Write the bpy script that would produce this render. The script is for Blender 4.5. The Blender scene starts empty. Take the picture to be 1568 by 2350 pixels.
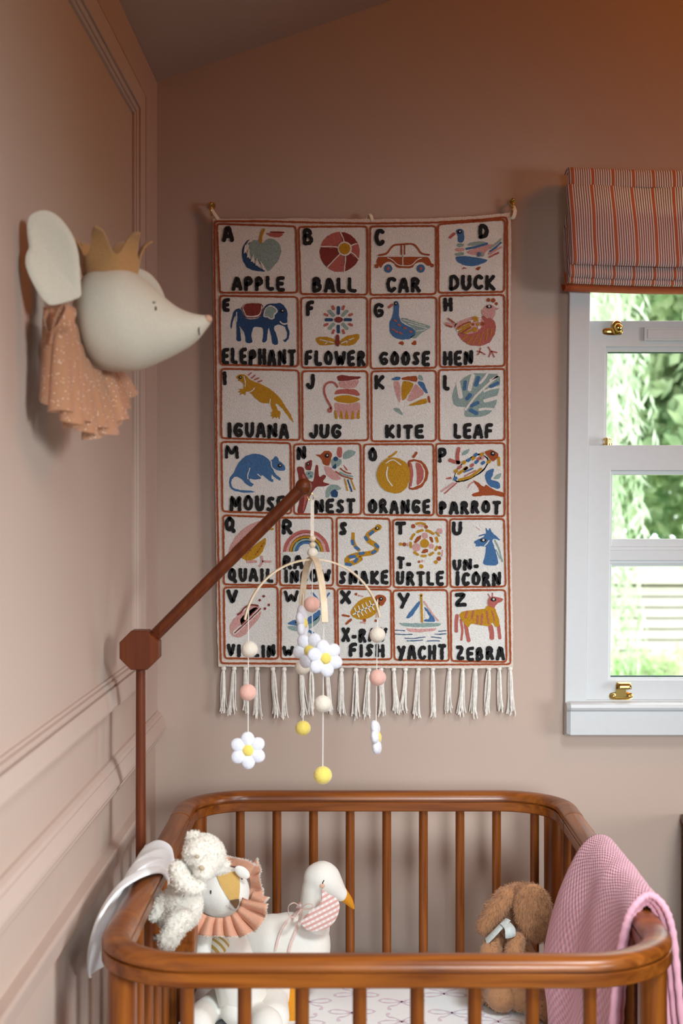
import bpy, bmesh, math, random
import numpy as np
from mathutils import Vector, Matrix, Euler, noise
from mathutils.geometry import tessellate_polygon

PI = math.pi
scene = bpy.context.scene
COL = scene.collection

# ------------------------------------------------------------------ camera, light, exposure
FPX = 3200.0                       # focal length in pixels of the 1568x2350 frame
CX, CY, CZ = 0.448, -3.2, 1.43     # camera position (left wall is X=0, back wall is Y=0)
VX, VY = 805.0, 1154.0             # where the level view axis meets the picture

def PX(px, py, d):
    """world point seen at a pixel, d metres in front of the camera"""
    return Vector((CX + (px - VX) * d / FPX, CY + d, CZ - (py - VY) * d / FPX))

cam_data = bpy.data.cameras.new('camera')
cam = bpy.data.objects.new('camera', cam_data)
COL.objects.link(cam)
cam.location = (CX, CY, CZ)
cam.rotation_euler = (PI / 2, 0, 0)
cam_data.sensor_fit = 'VERTICAL'
cam_data.sensor_height = 36.0
cam_data.lens = FPX / 2350 * 36.0
cam_data.shift_x = -21.0 / 2350
cam_data.shift_y = -21.0 / 2350
cam_data.clip_start = 0.05
cam_data.dof.use_dof = True
cam_data.dof.focus_distance = 2.92
cam_data.dof.aperture_fstop = 4.5
scene.camera = cam

world = bpy.data.worlds.new('overcast_sky')
scene.world = world
world.use_nodes = True
bg = world.node_tree.nodes['Background']
bg.inputs['Color'].default_value = (0.93, 0.97, 1.0, 1)
bg.inputs['Strength'].default_value = 5.4

def area_light(name, loc, target, sx, sy, energy, color, spread):
    l = bpy.data.lights.new(name, 'AREA')
    l.shape = 'RECTANGLE'; l.size = sx; l.size_y = sy
    l.energy = energy; l.color = color; l.spread = math.radians(spread)
    o = bpy.data.objects.new(name, l)
    COL.objects.link(o)
    o.location = loc
    o.rotation_euler = (Vector(target) - Vector(loc)).to_track_quat('-Z', 'Y').to_euler()
    return o

# daylight of the window in the wall behind the camera, of the window in the right wall,
# and an added warm fill, no known fixture, tinting the upper walls
area_light('rear_window_light', (1.25, -4.85, 1.65), (0.95, 0.0, 0.80), 0.75, 1.15, 3.9, (0.86, 0.95, 1.0), 28)
area_light('added_rear_light', (2.78, -4.85, 1.9), (0.0, -1.75, 1.0), 0.6, 1.1, 10.5, (0.87, 0.95, 1.0), 27)  # added daylight fitted to the left wall, no door known there
area_light('side_window_light', (3.4, -1.6, 1.3), (1.0, 0.0, 1.22), 1.0, 1.4, 3.1, (0.90, 0.95, 1.0), 36)
area_light('roof_window_light', (1.3, -2.2, 2.74), (0.62, -0.55, 0.4), 0.6, 0.8, 8.0, (0.86, 0.95, 1.0), 55)
lamp = bpy.data.lights.new('added_warm_light', 'POINT')
lamp.energy = 30; lamp.color = (1.0, 0.30, 0.02); lamp.shadow_soft_size = 0.25
warm_fill_o = bpy.data.objects.new('added_warm_light', lamp)
COL.objects.link(warm_fill_o); warm_fill_o.location = (2.25, -1.3, 2.95)

scene.cycles.diffuse_bounces = 2
scene.view_settings.view_transform = 'Standard'
scene.view_settings.look = 'None'
scene.view_settings.exposure = 0.0
scene.view_settings.gamma = 1.0
scene.view_settings.use_curve_mapping = False

# ------------------------------------------------------------------ materials
def lin(c):
    c = c / 255.0
    return c / 12.92 if c <= 0.04045 else ((c + 0.055) / 1.055) ** 2.4

def C(r, g, b):
    return (lin(r), lin(g), lin(b), 1.0)

def new_mat(name):
    m = bpy.data.materials.new(name)
    m.use_nodes = True
    nt = m.node_tree
    return m, nt, nt.nodes['Principled BSDF']

def N(nt, kind, **kw):
    n = nt.nodes.new(kind)
    for k, v in kw.items():
        if k.startswith('i_'):
            key = k[2:]
            n.inputs[int(key) if key.isdigit() else key].default_value = v
        else:
            setattr(n, k, v)
    return n

def add_bump(nt, bsdf, height, strength, dist):
    b = N(nt, 'ShaderNodeBump')
    b.inputs['Strength'].default_value = strength
    b.inputs['Distance'].default_value = dist
    nt.links.new(height, b.inputs['Height'])
    nt.links.new(b.outputs['Normal'], bsdf.inputs['Normal'])

def two_tone(nt, bsdf, fac, c1, c2, p1=0.3, p2=0.7):
    r = N(nt, 'ShaderNodeValToRGB')
    r.color_ramp.elements[0].position = p1; r.color_ramp.elements[0].color = c1
    r.color_ramp.elements[1].position = p2; r.color_ramp.elements[1].color = c2
    nt.links.new(fac, r.inputs['Fac'])
    nt.links.new(r.outputs['Color'], bsdf.inputs['Base Color'])
    return r

def plain(name, col, rough=0.6, metal=0.0, noise_scale=None, bump=0.2, dist=0.001, sheen=0.0, coat=0.0, var=0.12):
    m, nt, b = new_mat(name)
    b.inputs['Base Color'].default_value = col
    b.inputs['Roughness'].default_value = rough
    b.inputs['Metallic'].default_value = metal
    b.inputs['Sheen Weight'].default_value = sheen
    b.inputs['Coat Weight'].default_value = coat
    if noise_scale:
        tc = N(nt, 'ShaderNodeTexCoord')
        nz = N(nt, 'ShaderNodeTexNoise'); nz.inputs['Scale'].default_value = noise_scale
        nz.inputs['Detail'].default_value = 4
        nt.links.new(tc.outputs['Object'], nz.inputs['Vector'])
        c1 = tuple(x * (1 - var) for x in col[:3]) + (1,)
        c2 = tuple(min(1, x * (1 + var)) for x in col[:3]) + (1,)
        two_tone(nt, b, nz.outputs['Fac'], c1, c2)
        add_bump(nt, b, nz.outputs['Fac'], bump, dist)
    return m

def wood(name, axis, dark=(0.125, 0.027, 0.004, 1), light=(0.365, 0.108, 0.014, 1), rough=0.33):
    m, nt, b = new_mat(name)
    tc = N(nt, 'ShaderNodeTexCoord')
    mp = N(nt, 'ShaderNodeMapping')
    s = [38, 38, 38]; s[axis] = 2.2
    mp.inputs['Scale'].default_value = s
    nt.links.new(tc.outputs['Object'], mp.inputs['Vector'])
    nz = N(nt, 'ShaderNodeTexNoise')
    nz.inputs['Scale'].default_value = 1.6; nz.inputs['Detail'].default_value = 6; nz.inputs['Distortion'].default_value = 0.7
    nt.links.new(mp.outputs['Vector'], nz.inputs['Vector'])
    r = two_tone(nt, b, nz.outputs['Fac'], dark, light, 0.28, 0.72)
    b.inputs['Roughness'].default_value = rough
    b.inputs['Coat Weight'].default_value = 0.22
    b.inputs['Specular IOR Level'].default_value = 0.35
    b.inputs['Coat Roughness'].default_value = 0.22
    add_bump(nt, b, nz.outputs['Fac'], 0.08, 0.001)
    return m

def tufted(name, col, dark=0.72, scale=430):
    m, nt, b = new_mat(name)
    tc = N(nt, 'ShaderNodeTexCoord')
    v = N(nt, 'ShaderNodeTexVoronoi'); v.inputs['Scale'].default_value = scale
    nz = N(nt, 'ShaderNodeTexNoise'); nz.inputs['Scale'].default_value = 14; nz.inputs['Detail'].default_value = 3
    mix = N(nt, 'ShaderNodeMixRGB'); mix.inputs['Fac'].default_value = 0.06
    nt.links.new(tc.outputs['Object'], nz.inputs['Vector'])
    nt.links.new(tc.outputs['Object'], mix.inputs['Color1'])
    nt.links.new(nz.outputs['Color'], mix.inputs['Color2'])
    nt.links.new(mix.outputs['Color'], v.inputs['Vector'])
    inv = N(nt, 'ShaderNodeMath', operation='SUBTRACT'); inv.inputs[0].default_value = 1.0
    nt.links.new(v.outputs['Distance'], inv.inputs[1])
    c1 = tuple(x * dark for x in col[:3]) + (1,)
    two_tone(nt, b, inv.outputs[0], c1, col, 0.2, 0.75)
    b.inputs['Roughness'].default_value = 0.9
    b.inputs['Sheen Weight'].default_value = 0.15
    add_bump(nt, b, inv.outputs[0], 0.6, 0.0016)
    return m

M = {}
# paint of the room
def wall_paint(name, col):
    m, nt, b = new_mat(name)
    tc = N(nt, 'ShaderNodeTexCoord')
    n1 = N(nt, 'ShaderNodeTexNoise'); n1.inputs['Scale'].default_value = 220; n1.inputs['Detail'].default_value = 3
    n2 = N(nt, 'ShaderNodeTexNoise'); n2.inputs['Scale'].default_value = 3; n2.inputs['Detail'].default_value = 5
    nt.links.new(tc.outputs['Object'], n1.inputs['Vector']); nt.links.new(tc.outputs['Object'], n2.inputs['Vector'])
    two_tone(nt, b, n2.outputs['Fac'], tuple(x * 0.975 for x in col[:3]) + (1,), col, 0.3, 0.7)
    b.inputs['Roughness'].default_value = 0.72
    add_bump(nt, b, n1.outputs['Fac'], 0.12, 0.0008)
    return m
M['wall'] = wall_paint('pink_plaster_paint', C(193, 170, 155))
M['far_wall'] = wall_paint('low_bounce_paint', C(104, 70, 56))  # unseen walls, darkened so they bounce less light
M['trim'] = wall_paint('pink_satin_paint', C(196, 173, 159))
M['trim'].node_tree.nodes['Principled BSDF'].inputs['Roughness'].default_value = 0.5
M['floor'] = wood('oak_floor', 1, (0.10, 0.045, 0.016, 1), (0.20, 0.095, 0.035, 1), 0.45)
M['white_paint'] = plain('white_gloss_paint', C(206, 208, 208), 0.35, noise_scale=60, bump=0.03, var=0.015)
M['wood_x'] = wood('cherry_wood_x', 0); M['wood_y'] = wood('cherry_wood_y', 1); M['wood_z'] = wood('cherry_wood_z', 2)
M['wood_arm'] = wood('arm_wood', 2, (0.085, 0.016, 0.004, 1), (0.175, 0.038, 0.008, 1), 0.42)
M['wood_arm'].node_tree.nodes['Principled BSDF'].inputs['Coat Weight'].default_value = 0.06
M['wood_arm'].node_tree.nodes['Principled BSDF'].inputs['Specular IOR Level'].default_value = 0.28
M['pale_wood'] = wood('pale_birch', 2, C(222, 196, 160), C(240, 220, 190), 0.55)
M['brass'] = plain('brass', (0.62, 0.42, 0.13, 1), 0.22, 1.0)
M['steel'] = plain('steel', (0.6, 0.6, 0.58, 1), 0.3, 1.0)
M['black_thread'] = plain('black_thread', C(22, 20, 20), 0.85)

class MB:
    """collects shapes with material numbers, builds ONE mesh object"""
    def __init__(s):
        s.v, s.f, s.m, s.uv = [], [], [], []
    def add(s, verts, faces, mat=0, uvs=None):
        o = len(s.v)
        s.v.extend([tuple(p) for p in verts])
        for i, f in enumerate(faces):
            s.f.append([o + k for k in f]); s.m.append(mat)
            s.uv.append([uvs[k] for k in f] if uvs is not None else None)
    def box(s, a, b, mat=0):
        x0, y0, z0 = a; x1, y1, z1 = b
        vs = [(x0,y0,z0),(x1,y0,z0),(x1,y1,z0),(x0,y1,z0),(x0,y0,z1),(x1,y0,z1),(x1,y1,z1),(x0,y1,z1)]
        s.add(vs, [(0,3,2,1),(4,5,6,7),(0,1,5,4),(1,2,6,5),(2,3,7,6),(3,0,4,7)], mat)
    def tube(s, path, r, n=10, mat=0, closed=False, cap=True, squash=None):
        path = [Vector(p) for p in path]
        k = len(path)
        rr = [r] * k if not hasattr(r, '__len__') else list(r)
        tang = []
        for i in range(k):
            a = path[(i - 1) % k] if (closed or i > 0) else path[i]
            b = path[(i + 1) % k] if (closed or i < k - 1) else path[i]
            t = (b - a)
            tang.append(t.normalized() if t.length > 1e-9 else Vector((0, 0, 1)))
        ref = Vector((0, 0, 1)) if abs(tang[0].z) < 0.9 else Vector((1, 0, 0))
        u = tang[0].cross(ref).normalized()
        vs, fs = [], []
        for i in range(k):
            t = tang[i]
            u = (u - t * u.dot(t))
            u = u.normalized() if u.length > 1e-6 else t.orthogonal().normalized()
            w = t.cross(u)
            for j in range(n):
                a = 2 * PI * j / n
                su, sw = (1, 1) if squash is None else squash
                vs.append(path[i] + u * (math.cos(a) * rr[i] * su) + w * (math.sin(a) * rr[i] * sw))
        for i in range(k if closed else k - 1):
            for j in range(n):
                p, q = i * n, ((i + 1) % k) * n
                fs.append((p + j, p + (j + 1) % n, q + (j + 1) % n, q + j))
        if cap and not closed:
            fs.append(tuple(range(n - 1, -1, -1)))
            fs.append(tuple(range((k - 1) * n, k * n)))
        s.add(vs, fs, mat)
    def ellipsoid(s, c, r, rot=None, nu=20, nv=12, mat=0):
        c = Vector(c); R = Euler(rot).to_matrix() if rot is not None else Matrix.Identity(3)
        vs = [c + R @ Vector((0, 0, r[2]))]
        for i in range(1, nv):
            th = PI * i / nv
            for j in range(nu):
                ph = 2 * PI * j / nu
                vs.append(c + R @ Vector((r[0] * math.sin(th) * math.cos(ph), r[1] * math.sin(th) * math.sin(ph), r[2] * math.cos(th))))
        vs.append(c + R @ Vector((0, 0, -r[2])))
        fs = [(0, 1 + j, 1 + (j + 1) % nu) for j in range(nu)]
        for i in range(nv - 2):
            for j in range(nu):
                a = 1 + i * nu; b = a + nu
                fs.append((a + j, b + j, b + (j + 1) % nu, a + (j + 1) % nu))
        last = len(vs) - 1; a = 1 + (nv - 2) * nu
        fs += [(a + (j + 1) % nu, a + j, last) for j in range(nu)]
        s.add(vs, fs, mat)
    def grid(s, fn, nu, nv, mat=0, uvscale=None, closed_u=False):
        vs, uvs, fs = [], [], []
        for i in range(nu + 1):
            for j in range(nv + 1):
                u, v = i / nu, j / nv
                vs.append(fn(u, v))
                uvs.append((u, v) if uvscale is None else (u * uvscale[0], v * uvscale[1]))
        for i in range(nu):
            for j in range(nv):
                a = i * (nv + 1) + j
                fs.append((a, a + nv + 1, a + nv + 2, a + 1))
        s.add(vs, fs, mat, uvs)
    def prism(s, pts, y0, y1, mat=0):
        """polygon in XZ (list of (x,z)) raised from y0 to y1 (y1 nearer the room)"""
        k = len(pts)
        tri = tessellate_polygon([[Vector((p[0], p[1], 0)) for p in pts]])
        vs = [(p[0], y1, p[1]) for p in pts] + [(p[0], y0, p[1]) for p in pts]
        fs = [tuple(t) for t in tri]
        out = []
        for t in fs:
            a, b, c = [pts[i] for i in t]
            area = (b[0]-a[0])*(c[1]-a[1]) - (b[1]-a[1])*(c[0]-a[0])
            out.append(t if area > 0 else (t[0], t[2], t[1]))
        for i in range(k):
            j = (i + 1) % k
            out.append((i, j, k + j, k + i))
        s.add(vs, out, mat)
    def build(s, name, mats, parent=None, smooth=True, solid=None, subsurf=0, bevel=None, offset=0.0):
        if not isinstance(mats, (list, tuple)): mats = [mats]
        P = np.array(s.v, dtype=float)
        lo, hi = P.min(0), P.max(0)
        c = Vector((lo + hi) / 2)
        me = bpy.data.meshes.new(name)
        me.from_pydata((P - np.array(c)).tolist(), [], s.f)
        for m in mats: me.materials.append(m)
        me.polygons.foreach_set('material_index', s.m)
        me.polygons.foreach_set('use_smooth', [bool(smooth)] * len(s.f))
        if any(u is not None for u in s.uv):
            lay = me.uv_layers.new(name='UVMap')
            flat = []
            for f, u in zip(s.f, s.uv):
                flat.extend(u if u is not None else [(0, 0)] * len(f))
            lay.data.foreach_set('uv', [x for p in flat for x in p])
        me.update()
        return link(name, me, c, parent, smooth, solid, subsurf, bevel, offset)

WORLD_AT = {}
def link(name, me, c, parent=None, smooth=True, solid=None, subsurf=0, bevel=None, offset=0.0):
    o = bpy.data.objects.new(name, me)
    COL.objects.link(o)
    o.location = c
    WORLD_AT[o] = Vector(c)
    if parent is not None:
        o.parent = parent
        o.matrix_parent_inverse = Matrix.Translation(WORLD_AT[parent]).inverted()
    if bevel:
        b = o.modifiers.new('bevel', 'BEVEL'); b.width = bevel; b.segments = 2; b.limit_method = 'ANGLE'; b.angle_limit = 0.7
    if solid:
        m = o.modifiers.new('solid', 'SOLIDIFY'); m.thickness = solid; m.offset = offset
    if subsurf:
        m = o.modifiers.new('sub', 'SUBSURF'); m.levels = subsurf; m.render_levels = subsurf
    if smooth and not subsurf:
        try:
            me.set_sharp_from_angle(angle=math.radians(42))
        except Exception:
            pass
    return o

def thing(name, label, cat, loc, group=None):
    o = bpy.data.objects.new(name, None)
    COL.objects.link(o); o.location = loc; o.empty_display_size = 0.05
    WORLD_AT[o] = Vector(loc)
    return tag(o, label, cat, group)

def tag(o, label, cat, group=None):
    o['label'] = label; o['category'] = cat
    if group: o['group'] = group
    return o

def structure(o):
    o['kind'] = 'structure'; return o

def blob(shapes, voxel=0.004, smooth=6, factor=0.5):
    """one continuous skin over ellipsoids ('e',c,r,rot) and tapering limbs ('c',[points],[radii])"""
    mb = MB()
    for sh in shapes:
        if sh[0] == 'e':
            mb.ellipsoid(sh[1], sh[2], sh[3] if len(sh) > 3 else None)
        else:
            pts, rad = [Vector(p) for p in sh[1]], sh[2]
            fine, fr = [], []
            for i in range(len(pts) - 1):
                for k in range(6):
                    t = k / 6
                    fine.append(pts[i].lerp(pts[i + 1], t)); fr.append(rad[i] * (1 - t) + rad[i + 1] * t)
            fine.append(pts[-1]); fr.append(rad[-1])
            mb.tube(fine, fr, 14)
            mb.ellipsoid(pts[0], [rad[0]] * 3); mb.ellipsoid(pts[-1], [rad[-1]] * 3)
    me = bpy.data.meshes.new('tmp'); me.from_pydata(mb.v, [], mb.f); me.update()
    o = bpy.data.objects.new('tmp', me); COL.objects.link(o)
    r = o.modifiers.new('r', 'REMESH'); r.mode = 'VOXEL'; r.voxel_size = voxel; r.use_smooth_shade = True
    s = o.modifiers.new('s', 'SMOOTH'); s.iterations = smooth; s.factor = factor
    dg = bpy.context.evaluated_depsgraph_get(); dg.update()
    ev = o.evaluated_get(dg)
    m2 = bpy.data.meshes.new_from_object(ev)
    v = [tuple(p.co) for p in m2.vertices]; f = [list(p.vertices) for p in m2.polygons]
    nrm = [Vector(p.normal) for p in m2.vertices]
    bpy.data.objects.remove(o); bpy.data.meshes.remove(me); bpy.data.meshes.remove(m2)
    return v, f, nrm

def lump(v, nrm, scale, amp):
    out = []
    for p, n in zip(v, nrm):
        q = Vector(p)
        h = noise.noise(q * scale) + 0.5 * noise.noise(q * scale * 2.1)
        out.append(tuple(q + n * (h * amp)))
    return out

def add_fur(mb, v, f, nrm, n, length, width, rng, droop=0.25, mess=0.5, mat=0, curl=0.0):
    V_ = np.array(v); tris = []
    for q in f:
        for k in range(1, len(q) - 1): tris.append((q[0], q[k], q[k + 1]))
    T = np.array(tris)
    A = np.linalg.norm(np.cross(V_[T[:, 1]] - V_[T[:, 0]], V_[T[:, 2]] - V_[T[:, 0]]), axis=1)
    idx = rng.choice(len(T), n, p=A / A.sum())
    NR = np.array([tuple(x) for x in nrm])
    vs, fs = [], []
    for i in idx:
        a, b = rng.random(2)
        if a + b > 1: a, b = 1 - a, 1 - b
        t = T[i]
        p = Vector(V_[t[0]] * (1 - a - b) + V_[t[1]] * a + V_[t[2]] * b)
        nn = Vector(NR[t[0]])
        d = (nn + Vector(rng.normal(0, mess, 3)) * 0.6 + Vector((0, 0, -droop))).normalized()
        side = d.cross(Vector(rng.normal(0, 1, 3))).normalized() * width
        L = length * rng.uniform(0.6, 1.15)
        mid = p + d * L * 0.55
        d2 = (d + Vector((0, 0, -droop)) + Vector(rng.normal(0, mess + curl, 3)) * 0.5).normalized()
        tip = mid + d2 * L * 0.5
        p = p - nn * 0.001
        o = len(vs)
        vs += [p - side, p + side, mid + side * 0.7, mid - side * 0.7, tip]
        fs += [(o, o + 1, o + 2, o + 3), (o + 3, o + 2, o + 4)]
    mb.add(vs, fs, mat)

def catmull(pts, closed=False, per=6):
    pts = [Vector(p) for p in pts]; k = len(pts); out = []
    rng_ = range(k) if closed else range(k - 1)
    for i in rng_:
        p0 = pts[(i - 1) % k] if (closed or i > 0) else pts[i]
        p1, p2 = pts[i], pts[(i + 1) % k]
        p3 = pts[(i + 2) % k] if (closed or i + 2 < k) else p2
        for j in range(per):
            t = j / per
            out.append(0.5 * ((2 * p1) + (p2 - p0) * t + (2 * p0 - 5 * p1 + 4 * p2 - p3) * t * t + (3 * p1 - p0 - 3 * p2 + p3) * t ** 3))
    if not closed: out.append(pts[-1])
    return out

def pillow(mb, outline, org, u, v, n, thick, rings=7, mat=0, dish=0.0, back=0.6):
    """cushion over a closed 2D outline; u,v,n = local axes at org"""
    k = len(outline)
    cx = sum(p[0] for p in outline) / k; cy = sum(p[1] for p in outline) / k
    def at(x, y, h): return Vector(org) + Vector(u) * x + Vector(v) * y + Vector(n) * h
    vs, fs = [at(cx, cy, thick - dish)], []
    for side in (1, -1):
        base = len(vs)
        if side == -1: vs.append(at(cx, cy, -thick * back - dish * 0.5)); base += 1
        for i in range(1, rings + 1):
            t = i / rings
            h = math.sqrt(max(0, 1 - t ** 2.6)) * thick * (1 if side > 0 else back) * side
            h -= dish * (1 - t * t) * (1 if side > 0 else 0.5)
            for p in outline:
                vs.append(at(cx + (p[0] - cx) * t, cy + (p[1] - cy) * t, h))
        c0 = 0 if side == 1 else base - 1
        for j in range(k):
            tri = (c0, base + j, base + (j + 1) % k)
            fs.append(tri if side == 1 else tri[::-1])
        for i in range(rings - 1):
            for j in range(k):
                a, b = base + i * k, base + (i + 1) * k
                q = (a + j, b + j, b + (j + 1) % k, a + (j + 1) % k)
                fs.append(q if side == 1 else q[::-1])
        if side == 1: rim1 = base + (rings - 1) * k
        else: rim2 = base + (rings - 1) * k
    for j in range(k):
        fs.append((rim1 + j, rim2 + j, rim2 + (j + 1) % k, rim1 + (j + 1) % k))
    mb.add(vs, fs, mat)

# ------------------------------------------------------------------ room shell
RX, RY = 3.6, -5.0
def ceil_z(x): return 2.394 + 0.349 * x

mb = MB(); mb.box((-0.1, RY - 0.1, -0.1), (RX + 0.1, 0.0, 0.0))
structure(mb.build('floor', M['floor'], smooth=False))
mb = MB(); mb.box((-0.12, RY - 0.1, 0), (0, 0.13, 2.394))
structure(mb.build('wall_left', M['wall'], smooth=False))
mb = MB()
mb.add([(-0.12, RY - 0.1, ceil_z(-0.12)), (RX + 0.12, RY - 0.1, ceil_z(RX + 0.12)), (RX + 0.12, 0.13, ceil_z(RX + 0.12)), (-0.12, 0.13, ceil_z(-0.12)),
        (-0.12, RY - 0.1, ceil_z(-0.12) + 0.1), (RX + 0.12, RY - 0.1, ceil_z(RX + 0.12) + 0.1), (RX + 0.12, 0.13, ceil_z(RX + 0.12) + 0.1), (-0.12, 0.13, ceil_z(-0.12) + 0.1)],
       [(0,1,2,3),(7,6,5,4),(0,4,5,1),(1,5,6,2),(2,6,7,3),(3,7,4,0)])
structure(mb.build('ceiling', M['wall'], smooth=False))
mb = MB(); mb.box((RX, RY - 0.1, 0), (RX + 0.12, 0.13, ceil_z(RX)))
structure(mb.build('wall_right', M['far_wall'], smooth=False))
mb = MB(); mb.box((0, RY - 0.1, 0), (RX, RY, 2.394))
mb.add([(0, RY, 2.394), (RX, RY, 2.394), (RX, RY, ceil_z(RX)), (0, RY - 0.1, 2.394), (RX, RY - 0.1, 2.394), (RX, RY - 0.1, ceil_z(RX))],
       [(0, 1, 2), (5, 4, 3), (0, 3, 4, 1), (1, 4, 5, 2), (2, 5, 3, 0)])
structure(mb.build('wall_rear', M['far_wall'], smooth=False))
# back wall with the window opening
HX0, HX1, HZ0, HZ1 = 0.985, 1.640, 0.966, 2.120
mb = MB()
def wall_piece(poly):
    k = len(poly)
    vs = [(x, 0.0, z) for x, z in poly] + [(x, 0.13, z) for x, z in poly]
    mb.add(vs, [tuple(range(k)), tuple(range(2 * k - 1, k - 1, -1))] + [(i, k + i, k + (i + 1) % k, (i + 1) % k) for i in range(k)])
wall_piece([(0, 0), (HX0, 0), (HX0, ceil_z(HX0)), (0, ceil_z(0))])
wall_piece([(HX1, 0), (RX, 0), (RX, ceil_z(RX)), (HX1, ceil_z(HX1))])
wall_piece([(HX0, 0), (HX1, 0), (HX1, HZ0), (HX0, HZ0)])
wall_piece([(HX0, HZ1), (HX1, HZ1), (HX1, ceil_z(HX1)), (HX0, ceil_z(HX0))])
structure(mb.build('wall_back', M['wall'], smooth=False))

# applied panel mouldings on the left wall: profile swept along a mitred path
PROF = [(0.0, 0.0), (0.0, 0.005), (0.003, 0.0075), (0.006, 0.005), (0.0065, 0.009), (0.010, 0.0125), (0.0135, 0.012), (0.0138, 0.009), (0.0155, 0.009), (0.016, 0.0155), (0.046, 0.0205), (0.0505, 0.020), (0.052, 0.017), (0.052, 0.0)]
def moulding(mb, path, w=0.052, prof=PROF, dscale=1.0):
    """path in (y,z) on the wall X=0; the profile runs to the left of the path direction"""
    k = len(path); P2 = [Vector(p) for p in path]
    offs = []
    for i in range(k):
        ns = []
        if i > 0: d = (P2[i] - P2[i - 1]).normalized(); ns.append(Vector((-d.y, d.x)))
        if i < k - 1: d = (P2[i + 1] - P2[i]).normalized(); ns.append(Vector((-d.y, d.x)))
        if len(ns) == 2:
            m = (ns[0] + ns[1]); m = m / m.length_squared * 2
        else: m = ns[0]
        offs.append(m)
    q = len(prof); vs, fs = [], []
    for i in range(k):
        for s, h in prof:
            p = P2[i] + offs[i] * (s * w / 0.052)
            vs.append((h * dscale, p.x, p.y))
    for i in range(k - 1):
        for j in range(q - 1):
            a = i * q + j
            fs.append((a, a + 1, a + q + 1, a + q))
    mb.add(vs, fs, 0)
mb = MB(); moulding(mb, [(-4.9, 1.107), (-0.344, 1.107), (-0.344, 2.228), (-4.9, 2.228)][::-1])
structure(mb.build('trim_1', M['trim'], smooth=False))
mb = MB(); moulding(mb, [(-4.9, 0.744), (-0.344, 0.744), (-0.344, 0.16), (-4.9, 0.16)])
structure(mb.build('trim_2', M['trim'], smooth=False))
# chair rail between the two panels, its end standing proud of the corner
mb = MB()
rail = [(0.0, 0.954), (0.006, 0.9535), (0.012, 0.949), (0.014, 0.944), (0.0145, 0.9425), (0.0165, 0.942), (0.025, 0.922), (0.026, 0.916), (0.024, 0.912), (0.017, 0.9105), (0.0165, 0.908), (0.0185, 0.906), (0.019, 0.901), (0.0165, 0.897), (0.010, 0.895), (0.0, 0.893)]
k = len(rail)
vs = [(x, -4.9, z) for x, z in rail] + [(x, -0.0005, z) for x, z in rail]
mb.add(vs, [(i, i + 1, k + i + 1, k + i) for i in range(k - 1)] + [tuple(range(k, 2 * k)), tuple(range(k - 1, -1, -1))])
structure(mb.build('trim_3', M['trim'], smooth=False))
# flat board framing the panels along the corner and under the ceiling
mb = MB()
mb.add([(0.004, -4.9, 2.394), (0.004, -4.9, 2.312), (0.004, -0.170, 2.312), (0.004, -0.170, 0.954), (0.004, -0.0005, 0.954), (0.004, -0.0005, 2.394), (0.004, -0.17, 2.394),
        (0.0, -4.9, 2.312), (0.0, -0.170, 2.312), (0.0, -0.170, 0.954)],
       [(0, 1, 2, 6), (2, 3, 4, 5), (2, 5, 6), (1, 7, 8, 2), (2, 8, 9, 3)])
structure(mb.build('trim_4', M['trim'], smooth=False))

# ------------------------------------------------------------------ window
def shear(mb):
    mb.v = [(x + 0.011 * (z - 1.93), y, z) for x, y, z in mb.v]
def ring(mb, x0, x1, z0, z1, l, r, b, t, y0, y1):
    """mitred frame: outer x0..x1,z0..z1, member widths l,r,b,t, front y0 back y1"""
    o = [(x0, z0), (x1, z0), (x1, z1), (x0, z1)]
    i = [(x0 + l, z0 + b), (x1 - r, z0 + b), (x1 - r, z1 - t), (x0 + l, z1 - t)]
    vs = [(x, y0, z) for x, z in o] + [(x, y0, z) for x, z in i] + [(x, y1, z) for x, z in o] + [(x, y1, z) for x, z in i]
    fs = []
    for a in range(4):
        c = (a + 1) % 4
        fs += [(a, c, 4 + c, 4 + a), (8 + a, 12 + a, 12 + c, 8 + c), (a, 8 + a, 8 + c, c), (4 + a, 4 + c, 12 + c, 12 + a)]
    mb.add(vs, fs)
g, nt, b = new_mat('window_glass')
out = nt.nodes['Material Output']
tr = N(nt, 'ShaderNodeBsdfTransparent'); gl = N(nt, 'ShaderNodeBsdfGlossy'); gl.inputs['Roughness'].default_value = 0.02
mx = N(nt, 'ShaderNodeMixShader'); mx.inputs['Fac'].default_value = 0.05
tr.inputs['Color'].default_value = (0.97, 0.985, 0.98, 1)
nt.links.new(tr.outputs[0], mx.inputs[1]); nt.links.new(gl.outputs[0], mx.inputs[2]); nt.links.new(mx.outputs[0], out.inputs['Surface'])
M['glass'] = g
M['seal'] = plain('dark_window_seal', C(60, 80, 78), 0.5)

win = bpy.data.objects.new('window_1', None); COL.objects.link(win)
win.location = (1.3, 0, 0.97); WORLD_AT[win] = Vector(win.location); structure(win)
WX1 = 1.632
# casing on the wall
mb = MB(); ring(mb, 0.948, WX1 + 0.045, 0.9, 2.165, 0.047, 0.047, 0.08, 0.047, -0.019, 0.0); shear(mb)
mb.build('window_casing', M['white_paint'], win, smooth=False, bevel=0.0012)
# box of the frame, in the depth of the wall
mb = MB(); ring(mb, HX0 + 0.0005, HX1 - 0.0005, HZ0 + 0.0005, HZ1 - 0.0005, 0.010, 0.010, 0.012, 0.03, 0.001, 0.128); shear(mb)
mb.build('window_frame', M['white_paint'], win, smooth=False, bevel=0.001)
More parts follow.
